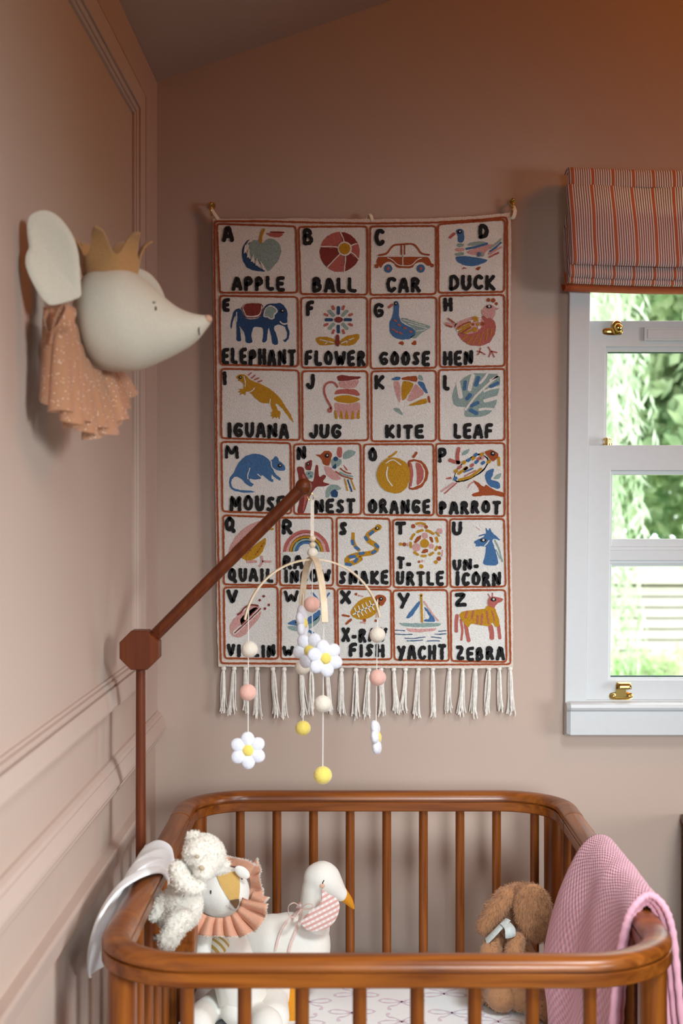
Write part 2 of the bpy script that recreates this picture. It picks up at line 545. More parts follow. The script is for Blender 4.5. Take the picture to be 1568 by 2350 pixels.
# lower sash, in front
mb = MB(); ring(mb, 0.996, WX1 - 0.001, 0.979, 1.562, 0.052, 0.052, 0.046, 0.058, -0.010, 0.030)
ring(mb, 1.046, WX1 - 0.051, 1.023, 1.506, 0.008, 0.008, 0.006, 0.012, -0.002, 0.024); shear(mb)
low = mb.build('lower_sash', M['white_paint'], win, smooth=False, bevel=0.0012)
mb = MB(); mb.box((1.046, -0.003, 1.290), (WX1 - 0.05, 0.026, 1.330)); mb.box((1.046, -0.008, 1.298), (WX1 - 0.05, 0.0, 1.322)); mb.box((1.046, 0.004, 1.284), (WX1 - 0.05, 0.024, 1.347)); shear(mb)
mb.build('glazing_bar', M['white_paint'], low, smooth=False, bevel=0.0012)
mb = MB(); mb.box((1.050, 0.014, 1.028), (WX1 - 0.055, 0.016, 1.498)); shear(mb)
mb.build('glass_pane', M['glass'], low, smooth=False)
mb = MB(); mb.box((1.056, 0.010, 1.0285), (WX1 - 0.06, 0.0125, 1.0325)); shear(mb)
mb.build('glazing_seal', M['seal'], low, smooth=False)
# upper sash, slid down, behind
mb = MB(); ring(mb, 0.997, WX1 - 0.002, 1.515, 1.853, 0.045, 0.045, 0.045, 0.060, 0.040, 0.078)
ring(mb, 1.040, WX1 - 0.045, 1.556, 1.796, 0.008, 0.008, 0.008, 0.014, 0.047, 0.074); shear(mb)
up = mb.build('upper_sash', M['white_paint'], win, smooth=False, bevel=0.0012)
mb = MB(); mb.box((1.044, 0.060, 1.558), (WX1 - 0.05, 0.062, 1.785)); shear(mb)
mb.build('glass_pane', M['glass'], up, smooth=False)
mb = MB(); mb.box((1.050, 0.056, 1.779), (WX1 - 0.055, 0.0585, 1.783)); shear(mb)
mb.build('glazing_seal', M['seal'], up, smooth=False)
mb = MB(); mb.box((1.130, 0.032, 1.806), (1.50, 0.040, 1.838)); mb.box((1.137, 0.030, 1.811), (1.493, 0.033, 1.832)); shear(mb)
mb.build('vent_cover', M['white_paint'], up, smooth=False, bevel=0.002)
# window board
mb = MB()
prof = [(-0.002, 0.9775), (-0.042, 0.9775), (-0.049, 0.974), (-0.052, 0.967), (-0.049, 0.961), (-0.044, 0.958), (-0.044, 0.905), (-0.042, 0.903), (-0.002, 0.903)]
k = len(prof); xs = (0.938, 0.946, WX1 + 0.05)
vs = [(xs[0], y * 0.85, 0.94 + (z - 0.94) * 0.93) for y, z in prof] + [(xs[1], y, z) for y, z in prof] + [(xs[2], y, z) for y, z in prof]
mb.add(vs, [(i, (i + 1) % k, k + (i + 1) % k, k + i) for i in range(k)] + [(k + i, k + (i + 1) % k, 2 * k + (i + 1) % k, 2 * k + i) for i in range(k)] + [tuple(range(k - 1, -1, -1)), tuple(range(2 * k, 3 * k))])
mb.build('window_sill', M['white_paint'], win, smooth=False)
# brass fittings
def screw(mb, c, r=0.0032):
    mb.ellipsoid(c, (r, r * 0.5, r), nu=10, nv=6)
mb = MB(); c = Vector((1.077, -0.010, 0.988))
pillow(mb, [(0.027 * math.copysign(abs(math.cos(a)) ** 0.6, math.cos(a)), 0.008 * math.copysign(abs(math.sin(a)) ** 0.6, math.sin(a))) for a in [2 * PI * i / 24 for i in range(24)]], c, (1, 0, 0), (0, 0, 1), (0, -1, 0), 0.003, 3)
screw(mb, c + Vector((-0.018, -0.0035, 0))); screw(mb, c + Vector((0.018, -0.0035, 0)))
def hook(u, v):
    a = -0.2 + u * (PI * 1.05)
    return (c.x - 0.011 + 0.030 * v, c.y - 0.012 + 0.012 * math.cos(a) , c.z + 0.018 + 0.014 * math.sin(a))
mb.grid(hook, 12, 6)
mb.box((c.x - 0.012, c.y - 0.004, c.z), (c.x + 0.010, c.y, c.z + 0.026))
shear(mb); mb.build('sash_lift', M['brass'], win, solid=0.0025)
mb = MB(); c = Vector((1.058, 0.040, 1.828))
pillow(mb, [(0.024 * math.copysign(abs(math.cos(a)) ** 0.6, math.cos(a)), 0.0085 * math.copysign(abs(math.sin(a)) ** 0.7, math.sin(a))) for a in [2 * PI * i / 24 for i in range(24)]], c, (1, 0, 0), (0, 0, 1), (0, -1, 0), 0.003, 3)
screw(mb, c + Vector((-0.016, -0.003, 0)))
mb.tube([c + Vector((0.008 + 0.010 * math.cos(a) * 0.9, -0.010, 0.008 + 0.013 * math.sin(a))) for a in [2 * PI * i / 20 for i in range(20)]], 0.004, 8, closed=True)
mb.tube([c + Vector((0.010, -0.002, 0.007)), c + Vector((0.010, -0.016, 0.007))], 0.008, 14)
mb.ellipsoid(c + Vector((0.010, -0.017, 0.007)), (0.010, 0.006, 0.010))
shear(mb); mb.build('sash_stop', M['brass'], win)
mb = MB(); c = Vector((1.046, 0.020, 1.563))
mb.tube([c, c + Vector((0, 0, 0.004)), c + Vector((0, 0, 0.0042)), c + Vector((0, 0, 0.011)), c + Vector((0, 0, 0.0112)), c + Vector((0, 0, 0.016)), c + Vector((0, 0, 0.018))], [0.012, 0.012, 0.007, 0.007, 0.010, 0.010, 0.006], 16)
shear(mb); mb.build('sash_pivot', M['brass'], win)

# ------------------------------------------------------------------ striped roman blind
m, nt, b = new_mat('striped_linen')
uv = N(nt, 'ShaderNodeUVMap'); sep = N(nt, 'ShaderNodeSeparateXYZ'); nt.links.new(uv.outputs[0], sep.inputs[0])
def mth(op, a, bb=None):
    n = N(nt, 'ShaderNodeMath', operation=op)
    if isinstance(a, (int, float)): n.inputs[0].default_value = a
    else: nt.links.new(a, n.inputs[0])
    if bb is not None:
        if isinstance(bb, (int, float)): n.inputs[1].default_value = bb
        else: nt.links.new(bb, n.inputs[1])
    return n.outputs[0]
p = mth('FRACT', mth('DIVIDE', sep.outputs[0], 0.0455))
wide = mth('LESS_THAN', p, 0.135)
q = mth('FRACT', mth('MULTIPLY', mth('SUBTRACT', p, 0.135), 7.6 / 0.865))
thin = mth('MULTIPLY', mth('GREATER_THAN', q, 0.48), mth('LESS_THAN', q, 0.86))
mixa = N(nt, 'ShaderNodeMixRGB'); mixa.inputs['Color1'].default_value = C(255, 246, 240); mixa.inputs['Color2'].default_value = C(160, 72, 60)
nt.links.new(thin, mixa.inputs['Fac'])
mixb = N(nt, 'ShaderNodeMixRGB'); mixb.inputs['Color2'].default_value = C(222, 124, 84)
nt.links.new(wide, mixb.inputs['Fac']); nt.links.new(mixa.outputs[0], mixb.inputs['Color1']); nt.links.new(mixb.outputs[0], b.inputs['Base Color'])
b.inputs['Roughness'].default_value = 0.85
tc = N(nt, 'ShaderNodeTexCoord'); nz = N(nt, 'ShaderNodeTexNoise'); nz.inputs['Scale'].default_value = 900; nt.links.new(tc.outputs['Object'], nz.inputs['Vector'])
add_bump(nt, b, nz.outputs['Fac'], 0.25, 0.0006)
out = nt.nodes['Material Output']; tl = N(nt, 'ShaderNodeBsdfTranslucent'); mxs = N(nt, 'ShaderNodeMixShader'); mxs.inputs['Fac'].default_value = 0.4
nt.links.new(mixb.outputs[0], tl.inputs['Color']); nt.links.new(b.outputs[0], mxs.inputs[1]); nt.links.new(tl.outputs[0], mxs.inputs[2]); nt.links.new(mxs.outputs[0], out.inputs['Surface'])
M['stripe'] = m
M['rust_lining'] = plain('rust_lining', C(190, 92, 48), 0.85, noise_scale=300)

BX0, BX1 = 0.9325, 1.72
blind = thing('roman_blind', 'red and cream striped roman blind pulled up above the window', 'blind', (1.32, -0.05, 1.91))
def blind_sheet(prof, dx0=0.0, wave=0.004, seed=0):
    path = catmull([(0, y, z) for y, z in prof], per=6)
    L = [0]
    for a, c in zip(path, path[1:]): L.append(L[-1] + (c - a).length)
    def fn(u, v):
        i = min(int(round(v * (len(path) - 1))), len(path) - 1)
        x = BX0 + dx0 + u * (BX1 - BX0)
        w = wave * noise.noise(Vector((x * 9, seed * 7.3, path[i].z * 7))) * 2
        sag = 0.012 * math.sin(min(u * 3.0, 1) * PI / 2) * -0.6
        drift = 0.004 * noise.noise(Vector((x * 10, 3.1 + seed, path[i].z * 9)))
        # the cloth leans a little to the right as it hangs
        return Vector((x + drift + 0.012 * (1 - (path[i].z - 1.9) / 0.28) - 0.004, path[i].y + w, path[i].z + sag))
    return fn, len(path) - 1
def add_blind(name, prof, seed, dx0=0.0, wave=0.004):
    fn, n = blind_sheet(prof, dx0, wave, seed)
    mb = MB(); mb.grid(fn, 70, n, uvscale=((BX1 - BX0), 0.3))
    mb.uv = [[(p[0] + 0.0385, p[1]) for p in u] for u in mb.uv]
    return mb.build(name, M['stripe'], blind, solid=0.0018)
add_blind('header', [(-0.030, 2.176), (-0.060, 2.180), (-0.086, 2.178), (-0.090, 2.160), (-0.089, 2.143), (-0.088, 2.141)], 0, 0.002, 0.002)
add_blind('front_panel', [(-0.088, 2.141), (-0.092, 2.125), (-0.099, 2.06), (-0.103, 2.00), (-0.106, 1.977), (-0.103, 1.966), (-0.095, 1.963), (-0.085, 1.975), (-0.070, 2.06)], 1, 0.0, 0.005)
add_blind('fold', [(-0.070, 2.075), (-0.082, 1.99), (-0.090, 1.950), (-0.088, 1.940), (-0.080, 1.936), (-0.070, 1.948), (-0.056, 2.05)], 2, -0.003, 0.004)
add_blind('fold', [(-0.056, 2.055), (-0.066, 1.98), (-0.078, 1.933), (-0.076, 1.926), (-0.068, 1.924), (-0.058, 1.936), (-0.046, 2.03)], 3, -0.006, 0.002)
fn, n = blind_sheet([(-0.052, 1.95), (-0.060, 1.924), (-0.064, 1.9165), (-0.050, 1.912), (-0.020, 1.914), (-0.006, 1.93)], -0.008, 0.002, 4)
mb = MB(); mb.grid(fn, 40, n); mb.build('lining', M['rust_lining'], blind, solid=0.0015)

# ------------------------------------------------------------------ garden outside
rng = np.random.default_rng(7)
def leaf_mat(name, col, col2):
    m, nt, b = new_mat(name)
    out = nt.nodes['Material Output']; nt.nodes.remove(b)
    oi = N(nt, 'ShaderNodeTexCoord'); nz = N(nt, 'ShaderNodeTexNoise'); nz.inputs['Scale'].default_value = 3.0
    nt.links.new(oi.outputs['Object'], nz.inputs['Vector'])
    r = N(nt, 'ShaderNodeValToRGB'); r.color_ramp.elements[0].position = 0.35; r.color_ramp.elements[1].position = 0.65
    r.color_ramp.elements[0].color = col; r.color_ramp.elements[1].color = col2
    nt.links.new(nz.outputs['Fac'], r.inputs['Fac'])
    d = N(nt, 'ShaderNodeBsdfDiffuse'); t = N(nt, 'ShaderNodeBsdfTranslucent'); mx = N(nt, 'ShaderNodeMixShader'); mx.inputs['Fac'].default_value = 0.45
    nt.links.new(r.outputs[0], d.inputs['Color']); nt.links.new(r.outputs[0], t.inputs['Color'])
    nt.links.new(d.outputs[0], mx.inputs[1]); nt.links.new(t.outputs[0], mx.inputs[2]); nt.links.new(mx.outputs[0], out.inputs['Surface'])
    return m
M['willow_leaf'] = leaf_mat('willow_leaf', C(160, 186, 146), C(232, 236, 224))
M['tree_leaf'] = leaf_mat('tree_leaf', C(112, 142, 104), C(190, 204, 164))
M['shrub_leaf'] = leaf_mat('shrub_leaf', C(150, 190, 120), C(225, 220, 200))
M['bark'] = plain('bark', C(120, 105, 90), 0.9, noise_scale=12, bump=0.6, dist=0.02)
M['grass'] = plain('lawn_grass', C(150, 180, 110), 0.9, noise_scale=5)
M['fence'] = plain('pale_fence_wood', C(196, 186, 180), 0.7, noise_scale=4)
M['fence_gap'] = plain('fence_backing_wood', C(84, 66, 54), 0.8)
mb = MB(); mb.box((-12, 0.35, -0.45), (30, 40, -0.35))
structure(mb.build('garden_lawn', M['grass'], smooth=False))

def leaf(vs, fs, p, d, w, L):
    d = Vector(d).normalized(); s = d.cross(Vector(rng.normal(0, 1, 3))).normalized() * w
    o = len(vs); vs += [p, p + d * L * 0.45 + s, p + d * L, p + d * L * 0.45 - s]; fs.append((o, o + 1, o + 2, o + 3))

def willow(name, label, base, crown, height, n, seed_r):
    t = thing(name, label, 'tree', base, 'garden trees')
    b = Vector(base)
    mb = MB(); mb.tube(catmull([b, b + Vector((0.1, 0, 1.6)), b + Vector((0.0, 0.1, height * 0.7)), b + Vector((0.4, 0, height))]), [0.28, 0.27, 0.26, 0.25, 0.24, 0.23] * 3 + [0.1], 12)
    for k in range(6):
        a = k * 1.05
        mb.tube(catmull([b + Vector((0, 0, height * 0.65)), b + Vector((math.cos(a) * 0.9, math.sin(a) * 0.9, height * 0.95)), b + Vector((math.cos(a) * seed_r * 0.8, math.sin(a) * seed_r * 0.8, height * 0.98))]), 0.06, 6)
    mb.build('trunk', M['bark'], t)
    vs, fs = [], []
    for k in range(n):
        a = rng.uniform(0, 2 * PI); r = seed_r * math.sqrt(rng.uniform(0.12, 1))
        x, y = b.x + r * math.cos(a), b.y + r * math.sin(a)
        top = height * (1.02 - 0.18 * (r / seed_r) ** 2); bot = rng.uniform(*crown)
        dx, dy = rng.normal(0, 0.12, 2)
        z = top; ph = rng.uniform(0, 9)
        while z > bot:
            q = (top - z) / (top - bot)
            p = Vector((x + dx * q + 0.05 * math.sin(z * 2 + ph), y + dy * q + 0.05 * math.cos(z * 1.7 + ph), z))
            leaf(vs, fs, p, Vector((rng.normal(0, 0.45), rng.normal(0, 0.45), -1)), rng.uniform(0.008, 0.014), rng.uniform(0.09, 0.17))
            z -= rng.uniform(0.03, 0.06)
    mb = MB(); mb.add(vs, fs); mb.build('foliage', M['willow_leaf'], t, smooth=False)
    return t
def bushy(name, label, base, r, h0, h1, n, mat, trunk=True, lw=(0.03, 0.06)):
    t = thing(name, label, 'tree' if trunk else 'shrub', base, 'garden trees' if trunk else None)
    b = Vector(base)
    mb = MB(); mb.tube([b, b + Vector((0.05, 0, h0 * 0.6 + 0.2)), b + Vector((0, 0, (h0 + h1) / 2))], [0.16, 0.13, 0.06] if trunk else [0.03, 0.02, 0.01], 10)
    mb.build('trunk' if trunk else 'stem', M['bark'], t)
    cl = [(rng.normal(0, 0.45), rng.normal(0, 0.45), rng.uniform(0, 1), rng.uniform(0.3, 0.5)) for _ in range(26)]
    vs, fs = [], []
    for i in range(n):
        c = cl[rng.integers(len(cl))]
        v = rng.normal(0, 1, 3); v = v / np.linalg.norm(v) * c[3] * rng.uniform(0.7, 1.0)
        p = b + Vector(((c[0] + v[0]) * r, (c[1] + v[1]) * r, h0 + (c[2] * 0.8 + 0.1 + v[2] * 0.35) * (h1 - h0)))
        leaf(vs, fs, p, rng.normal(0, 1, 3), rng.uniform(*lw) * 0.6, rng.uniform(*lw) * 2.4)
    mb = MB(); mb.add(vs, fs); mb.build('foliage', mat, t, smooth=False)
    return t
willow('weeping_willow', 'pale weeping willow with hanging branches outside the window, nearest the left edge of the glass', (1.42, 6.6, -0.35), (0.15, 2.0), 4.8, 400, 0.98)
bushy('leafy_tree', 'rounded green tree standing right of the willow, seen through the upper sash', (4.55, 13.0, -0.35), 1.9, 0.9, 6.6, 14000, M['tree_leaf'], lw=(0.07, 0.13))
bushy('leafy_tree', 'broad dark green tree farthest away behind the fence and the willow', (4.2, 21.0, -0.35), 4.2, 0.6, 9.0, 16000, M['tree_leaf'], lw=(0.10, 0.18))
bushy('shrub', 'low flowering shrub at the foot of the garden fence', (3.1, 8.6, -0.35), 0.42, 0.02, 0.52, 1200, M['shrub_leaf'], trunk=False, lw=(0.025, 0.05))
f = thing('garden_fence', 'pale horizontal board fence behind the willow branches', 'fence', (3.4, 10.5, -0.35))
for k in range(9):
    z = -0.33 + k * 0.106
    mb = MB(); mb.box((1.0, 10.45, z), (6.2, 10.48, z + 0.090)); mb.build('board', M['fence'], f, smooth=False, bevel=0.006)
mb = MB(); mb.box((1.0, 10.40, 0.635), (6.2, 10.56, 0.76)); mb.build('capping', M['fence'], f, smooth=False, bevel=0.01)
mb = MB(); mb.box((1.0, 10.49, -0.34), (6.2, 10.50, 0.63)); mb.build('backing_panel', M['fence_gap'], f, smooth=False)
for x in (1.05, 2.75, 4.45, 6.1):
    mb = MB(); mb.box((x, 10.502, -0.35), (x + 0.09, 10.57, 0.63)); mb.build('post', M['fence_gap'], f, smooth=False)

# ------------------------------------------------------------------ alphabet wall hanging
R = random.Random(3)
TY = -0.022                                   # front of the cloth
def W(px, py):                                # picture position -> (x,z) on the plane of the hanging
    d = 3.2 + TY
    return (CX + (px - VX) * d / FPX, CZ - (py - VY) * d / FPX)

CREAM, CREAM2, RUST, BLACK, BLUE, NAVY, SAGE, MUS, PINK, CORAL, DRED, GREY = range(12)
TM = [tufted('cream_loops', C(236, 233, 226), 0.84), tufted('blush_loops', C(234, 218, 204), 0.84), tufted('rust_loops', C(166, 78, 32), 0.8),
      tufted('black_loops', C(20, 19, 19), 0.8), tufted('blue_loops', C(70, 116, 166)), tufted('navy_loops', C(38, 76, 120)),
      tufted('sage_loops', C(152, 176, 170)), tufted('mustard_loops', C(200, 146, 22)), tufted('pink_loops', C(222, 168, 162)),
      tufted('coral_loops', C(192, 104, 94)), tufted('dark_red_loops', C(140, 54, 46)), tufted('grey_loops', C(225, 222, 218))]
tp = MB()

def resample(pts, step):
    out = []
    k = len(pts)
    for i in range(k):
        a, b = Vector(pts[i]), Vector(pts[(i + 1) % k])
        n = max(1, int((b - a).length / step))
        for j in range(n): out.append(a.lerp(b, j / n))
    return out
def chaikin(pts, n=1):
    for _ in range(n):
        o = []
        k = len(pts)
        for i in range(k):
            a, b = Vector(pts[i]), Vector(pts[(i + 1) % k])
            o += [a * 0.8 + b * 0.2, a * 0.2 + b * 0.8]
        pts = o
    return pts
def poly(pts, mat, lvl=1, wob=0.6, soft=True, step=4.0):
    """filled shape, picture pixels"""
    p = [Vector((x, y)) for x, y in pts]
    if soft: p = chaikin(p, 2)
    if len(p) < 60 or step > 4: p = resample(p, step)
    q = [W(v.x + R.uniform(-wob, wob), v.y + R.uniform(-wob, wob)) for v in p]
    tp.prism(q[::-1], TY, TY - 0.0006 - 0.0007 * lvl, mat)
def stroke(pts, w, mat, lvl=1, wob=0.5, closed=False, round_=True, step=5.0):
    """thick stitched line, picture pixels"""
    p = [Vector((x, y)) for x, y in pts]
    fine = []
    k = len(p)
    for i in range(k if closed else k - 1):
        a, b = p[i], p[(i + 1) % k]
        n = max(1, int((b - a).length / step))
        for j in range(n): fine.append(a.lerp(b, j / n))
    if not closed: fine.append(p[-1])
    # relax the corners a little
    for _ in range(2):
        fine = [fine[i] if (not closed and i in (0, len(fine) - 1)) else (fine[i - 1] + fine[i] * 2 + fine[(i + 1) % len(fine)]) / 4 for i in range(len(fine))]
    L_, R_ = [], []
    m = len(fine)
    for i in range(m):
        a = fine[i - 1] if (closed or i > 0) else fine[i]
        b = fine[(i + 1) % m] if (closed or i < m - 1) else fine[i]
        t = (b - a); t = t.normalized() if t.length > 1e-6 else Vector((1, 0))
        nrm = Vector((-t.y, t.x)); h = w / 2
        L_.append(fine[i] + nrm * (h + R.uniform(-wob, wob))); R_.append(fine[i] - nrm * (h + R.uniform(-wob, wob)))
    y1 = TY - 0.0006 - 0.0007 * lvl
    vs = []
    for a, b in zip(L_, R_):
        xa, za = W(a.x, a.y); xb, zb = W(b.x, b.y)
        vs += [(xa, y1, za), (xb, y1, zb), (xa, TY, za), (xb, TY, zb)]
    fs = []
    for i in range(m if closed else m - 1):
        o, q = 4 * i, 4 * ((i + 1) % m)
        fs += [(o, o + 1, q + 1, q), (o + 2, o, q, q + 2), (o + 1, o + 3, q + 3, q + 1)]
    if not closed and round_:
        for idx, sgn in ((0, -1), (m - 1, 1)):
            c = fine[idx]; t = (fine[min(idx + 1, m - 1)] - fine[max(idx - 1, 0)]).normalized() * sgn
            nrm = Vector((-t.y, t.x)); o = len(vs)
            cx_, cz_ = W(c.x, c.y); vs.append((cx_, y1, cz_))
            for j in range(7):
                a = -PI / 2 + PI * j / 6
                e = c + t * (math.cos(a) * w / 2 * 0.8) + nrm * (math.sin(a) * w / 2)
                x, z = W(e.x, e.y); vs.append((x, y1, z))
            for j in range(6): fs.append((o, o + 1 + j, o + 2 + j) if sgn < 0 else (o, o + 2 + j, o + 1 + j))
    tp.add(vs, fs, mat)
def circ(x, y, rx, mat, lvl=1, ry=None, n=22):
    ry = rx if ry is None else ry
    poly([(x + rx * math.cos(2 * PI * i / n), y + ry * math.sin(2 * PI * i / n)) for i in range(n)], mat, lvl, soft=False, wob=min(0.4, rx * 0.08), step=6)

# cloth body
outline = [(489, 502), (560, 502), (700, 501), (845, 503), (1000, 501), (1105, 495), (1172, 488), (1174, 560), (1172, 700), (1171.5, 830), (1172, 1000), (1172.5, 1170),
           (1176, 1350), (1178, 1450), (1178, 1531), (1090, 1534), (980, 1533), (840, 1533), (700, 1530), (600, 1531), (501, 1530), (499, 1450), (497, 1300), (495, 1170), (494, 1000), (492, 850), (490, 700), (488, 560)]
p = resample([Vector(q) for q in outline], 9)
q = [W(v.x + R.uniform(-0.7, 0.7), v.y + R.uniform(-0.8, 0.8)) for v in p]
tp.prism(q[::-1], -0.006, TY, CREAM2)
# outer border
stroke([(492, 508), (600, 508), (720, 511), (845, 513), (1000, 511), (1110, 504), (1164, 498), (1165, 700), (1164, 850), (1166, 1000), (1166, 1170), (1170, 1400), (1172, 1524), (1000, 1525), (830, 1525), (680, 1523), (507, 1522), (502, 1300), (498, 1100), (496, 850), (493, 650)], 4.2, RUST, 2, closed=True)
CELLS = [
 [(498,514),(679,520),(683,672),(505,672)], [(686,521),(843,520),(843.5,676.5),(690.4,675)], [(850,520),(1001,519),(1001,675),(849.7,677)], [(1006,515),(1159,504),(1157.5,670),(1007,672.5)],
 [(505,679),(683.6,682),(684.8,841),(506,837)], [(691.3,683),(843,682.7),(843.5,842.6),(692.8,844)], [(850,684),(1002,682.7),(1002,844),(851,846)], [(1009,679),(1157.5,677),(1158.7,840),(1009.7,842.6)],
 [(508,846.5),(686,850),(688.4,1010),(508,1005.7)], [(693.8,852),(843.5,852),(845.5,1010.6),(695,1012)], [(853,852),(1001.6,850.6),(1001,1011.8),(853,1013)], [(1007.4,849.4),(1158.4,846.5),(1158.4,1010.6),(1008,1012)],
 [(508.6,1014),(667,1017),(668.6,1179),(511,1173.7)], [(675,1019.5),(827.8,1018),(829,1181),(675,1179.5)], [(835.3,1020),(995.3,1019.5),(996,1182.6),(835.3,1181.4)], [(1001,1018),(1158.4,1016.6),(1158.4,1185),(1002.6,1184)],
 [(512.7,1182.6),(634.6,1187.5),(636.3,1342.6),(514,1341)], [(641,1188),(763.5,1188),(764.8,1344),(643,1343.3)], [(772.8,1187.5),(895,1190.6),(897.4,1347.4),(774.5,1345)], [(902,1192.3),(1026.8,1192.3),(1026.8,1347.4),(904,1348)], [(1032.4,1191.3),(1157,1190.6),(1160.8,1345.7),(1034,1347.4)],
 [(514,1348),(637.5,1346.4),(638.7,1511.7),(516,1510.5)], [(644.8,1349),(768.4,1350),(770.8,1512),(644.8,1512)], [(774.5,1350.6),(897.9,1353.7),(899,1513),(777,1513)], [(902.7,1354.7),(1026.8,1353.7),(1031,1516.6),(905.6,1514)], [(1034.8,1354.7),(1160,1353.7),(1163,1519),(1036,1517)]]
for c in CELLS:
    poly(c, CREAM, 0, soft=False, step=8)
    stroke(resample([Vector(v) for v in c], 30), 4.4, RUST, 2, closed=True)

# hand-drawn capitals as strokes on a unit box
GL = {
 'A': (1.05, [[(0,0),(.36,1),(.62,1),(1,0)], [(.2,.33),(.82,.33)]]), 'B': (.9, [[(.05,0),(.05,1),(.6,1),(.88,.86),(.82,.62),(.5,.54),(.1,.54)], [(.5,.54),(.95,.42),(1,.16),(.7,0),(.05,0)]]),
 'C': (.95, [[(1,.84),(.78,1),(.35,1),(.04,.68),(.04,.3),(.35,0),(.75,0),(1,.2)]]), 'D': (.95, [[(.05,0),(.05,1),(.5,1),(.95,.72),(1,.35),(.6,.02),(.05,0)]]),
 'E': (.85, [[(1,1),(.05,.97),(.05,0),(1,.02)], [(.05,.5),(.85,.53)]]), 'F': (.85, [[(1,1),(.05,.97),(.05,0)], [(.05,.5),(.85,.53)]]),
 'G': (1.0, [[(.98,.84),(.75,1),(.33,1),(.03,.68),(.03,.3),(.35,0),(.75,0),(1,.2),(.98,.48),(.55,.46)]]), 'H': (1.0, [[(.05,0),(.05,1)], [(.95,0),(.95,1)], [(.05,.5),(.95,.5)]]),
 'I': (.28, [[(.5,0),(.5,1)]]), 'J': (.75, [[(.95,1),(.95,.25),(.65,0),(.25,.03),(.03,.3)]]), 'K': (.95, [[(.06,0),(.06,1)], [(.95,1),(.12,.46),(1,0)]]),
 'L': (.8, [[(.05,1),(.05,.02),(1,.02)]]), 'M': (1.3, [[(.03,0),(.1,1),(.5,.25),(.9,1),(.98,0)]]), 'N': (1.05, [[(.05,0),(.05,1),(.95,0),(.95,1)]]),
 'O': (1.05, [[(.5,1),(.16,.88),(.02,.5),(.16,.12),(.5,0),(.84,.12),(.98,.5),(.84,.88),(.5,1)]]), 'P': (.9, [[(.06,0),(.06,1),(.65,1),(.98,.8),(.92,.55),(.55,.45),(.1,.45)]]),
 'Q': (1.1, [[(.45,1),(.14,.88),(.02,.55),(.14,.18),(.45,.06),(.76,.18),(.88,.55),(.76,.88),(.45,1)], [(.55,.3),(1,-.02)]]), 'R': (.95, [[(.06,0),(.06,1),(.65,1),(.95,.82),(.9,.6),(.5,.48),(.1,.48)], [(.45,.48),(1,0)]]),
 'S': (.85, [[(.95,.86),(.65,1),(.25,.97),(.05,.76),(.25,.56),(.75,.46),(.97,.25),(.75,.02),(.3,0),(.02,.15)]]), 'T': (.95, [[(0,1),(1,1)], [(.5,1),(.48,0)]]),
 'U': (.95, [[(.05,1),(.05,.28),(.3,0),(.7,0),(.95,.28),(.95,1)]]), 'V': (1.0, [[(0,1),(.5,0),(1,1)]]), 'W': (1.35, [[(0,1),(.25,0),(.5,.72),(.75,0),(1,1)]]),
 'X': (1.0, [[(0,1),(1,0)], [(1,1),(0,0)]]), 'Y': (1.0, [[(0,1),(.48,.48)], [(1,1),(.28,0)]]), 'Z': (1.0, [[(.05,1),(.98,1),(.02,.03),(1,.03)]]), '-': (.4, [[(0,.42),(1,.42)]])}
def word(txt, x0, x1, y0, y1, w=8.6, tilt=0.0):
    """letters filling the box x0..x1, y0 (top)..y1 (foot); tilt = drop of the line from left to right"""
    x0 += w / 2; x1 -= w / 2; y0 += w / 2 - 1; y1 -= w / 2 - 1
    widths = [GL[c][0] for c in txt]
    n = len(txt)
    gap_px = w + 2.2
    unit = ((x1 - x0) - gap_px * (n - 1)) / sum(widths)
    x = x0
    for li, c in enumerate(txt):
        cw = GL[c][0] * unit
        jy = R.uniform(-1.2, 1.2) if n > 1 else 0
        for si, st in enumerate(GL[c][1]):
            pts = [(x + px * cw + R.uniform(-.5, .5), y1 - pz * (y1 - y0) + jy + tilt * ((x - x0) / max(1, x1 - x0)) + R.uniform(-.5, .5)) for px, pz in st]
            stroke(pts, w + R.uniform(-.5, .7), BLACK, 3 + 0.3 * si + 0.12 * (li % 2), wob=0.75, step=3.5)
        x += cw + gap_px
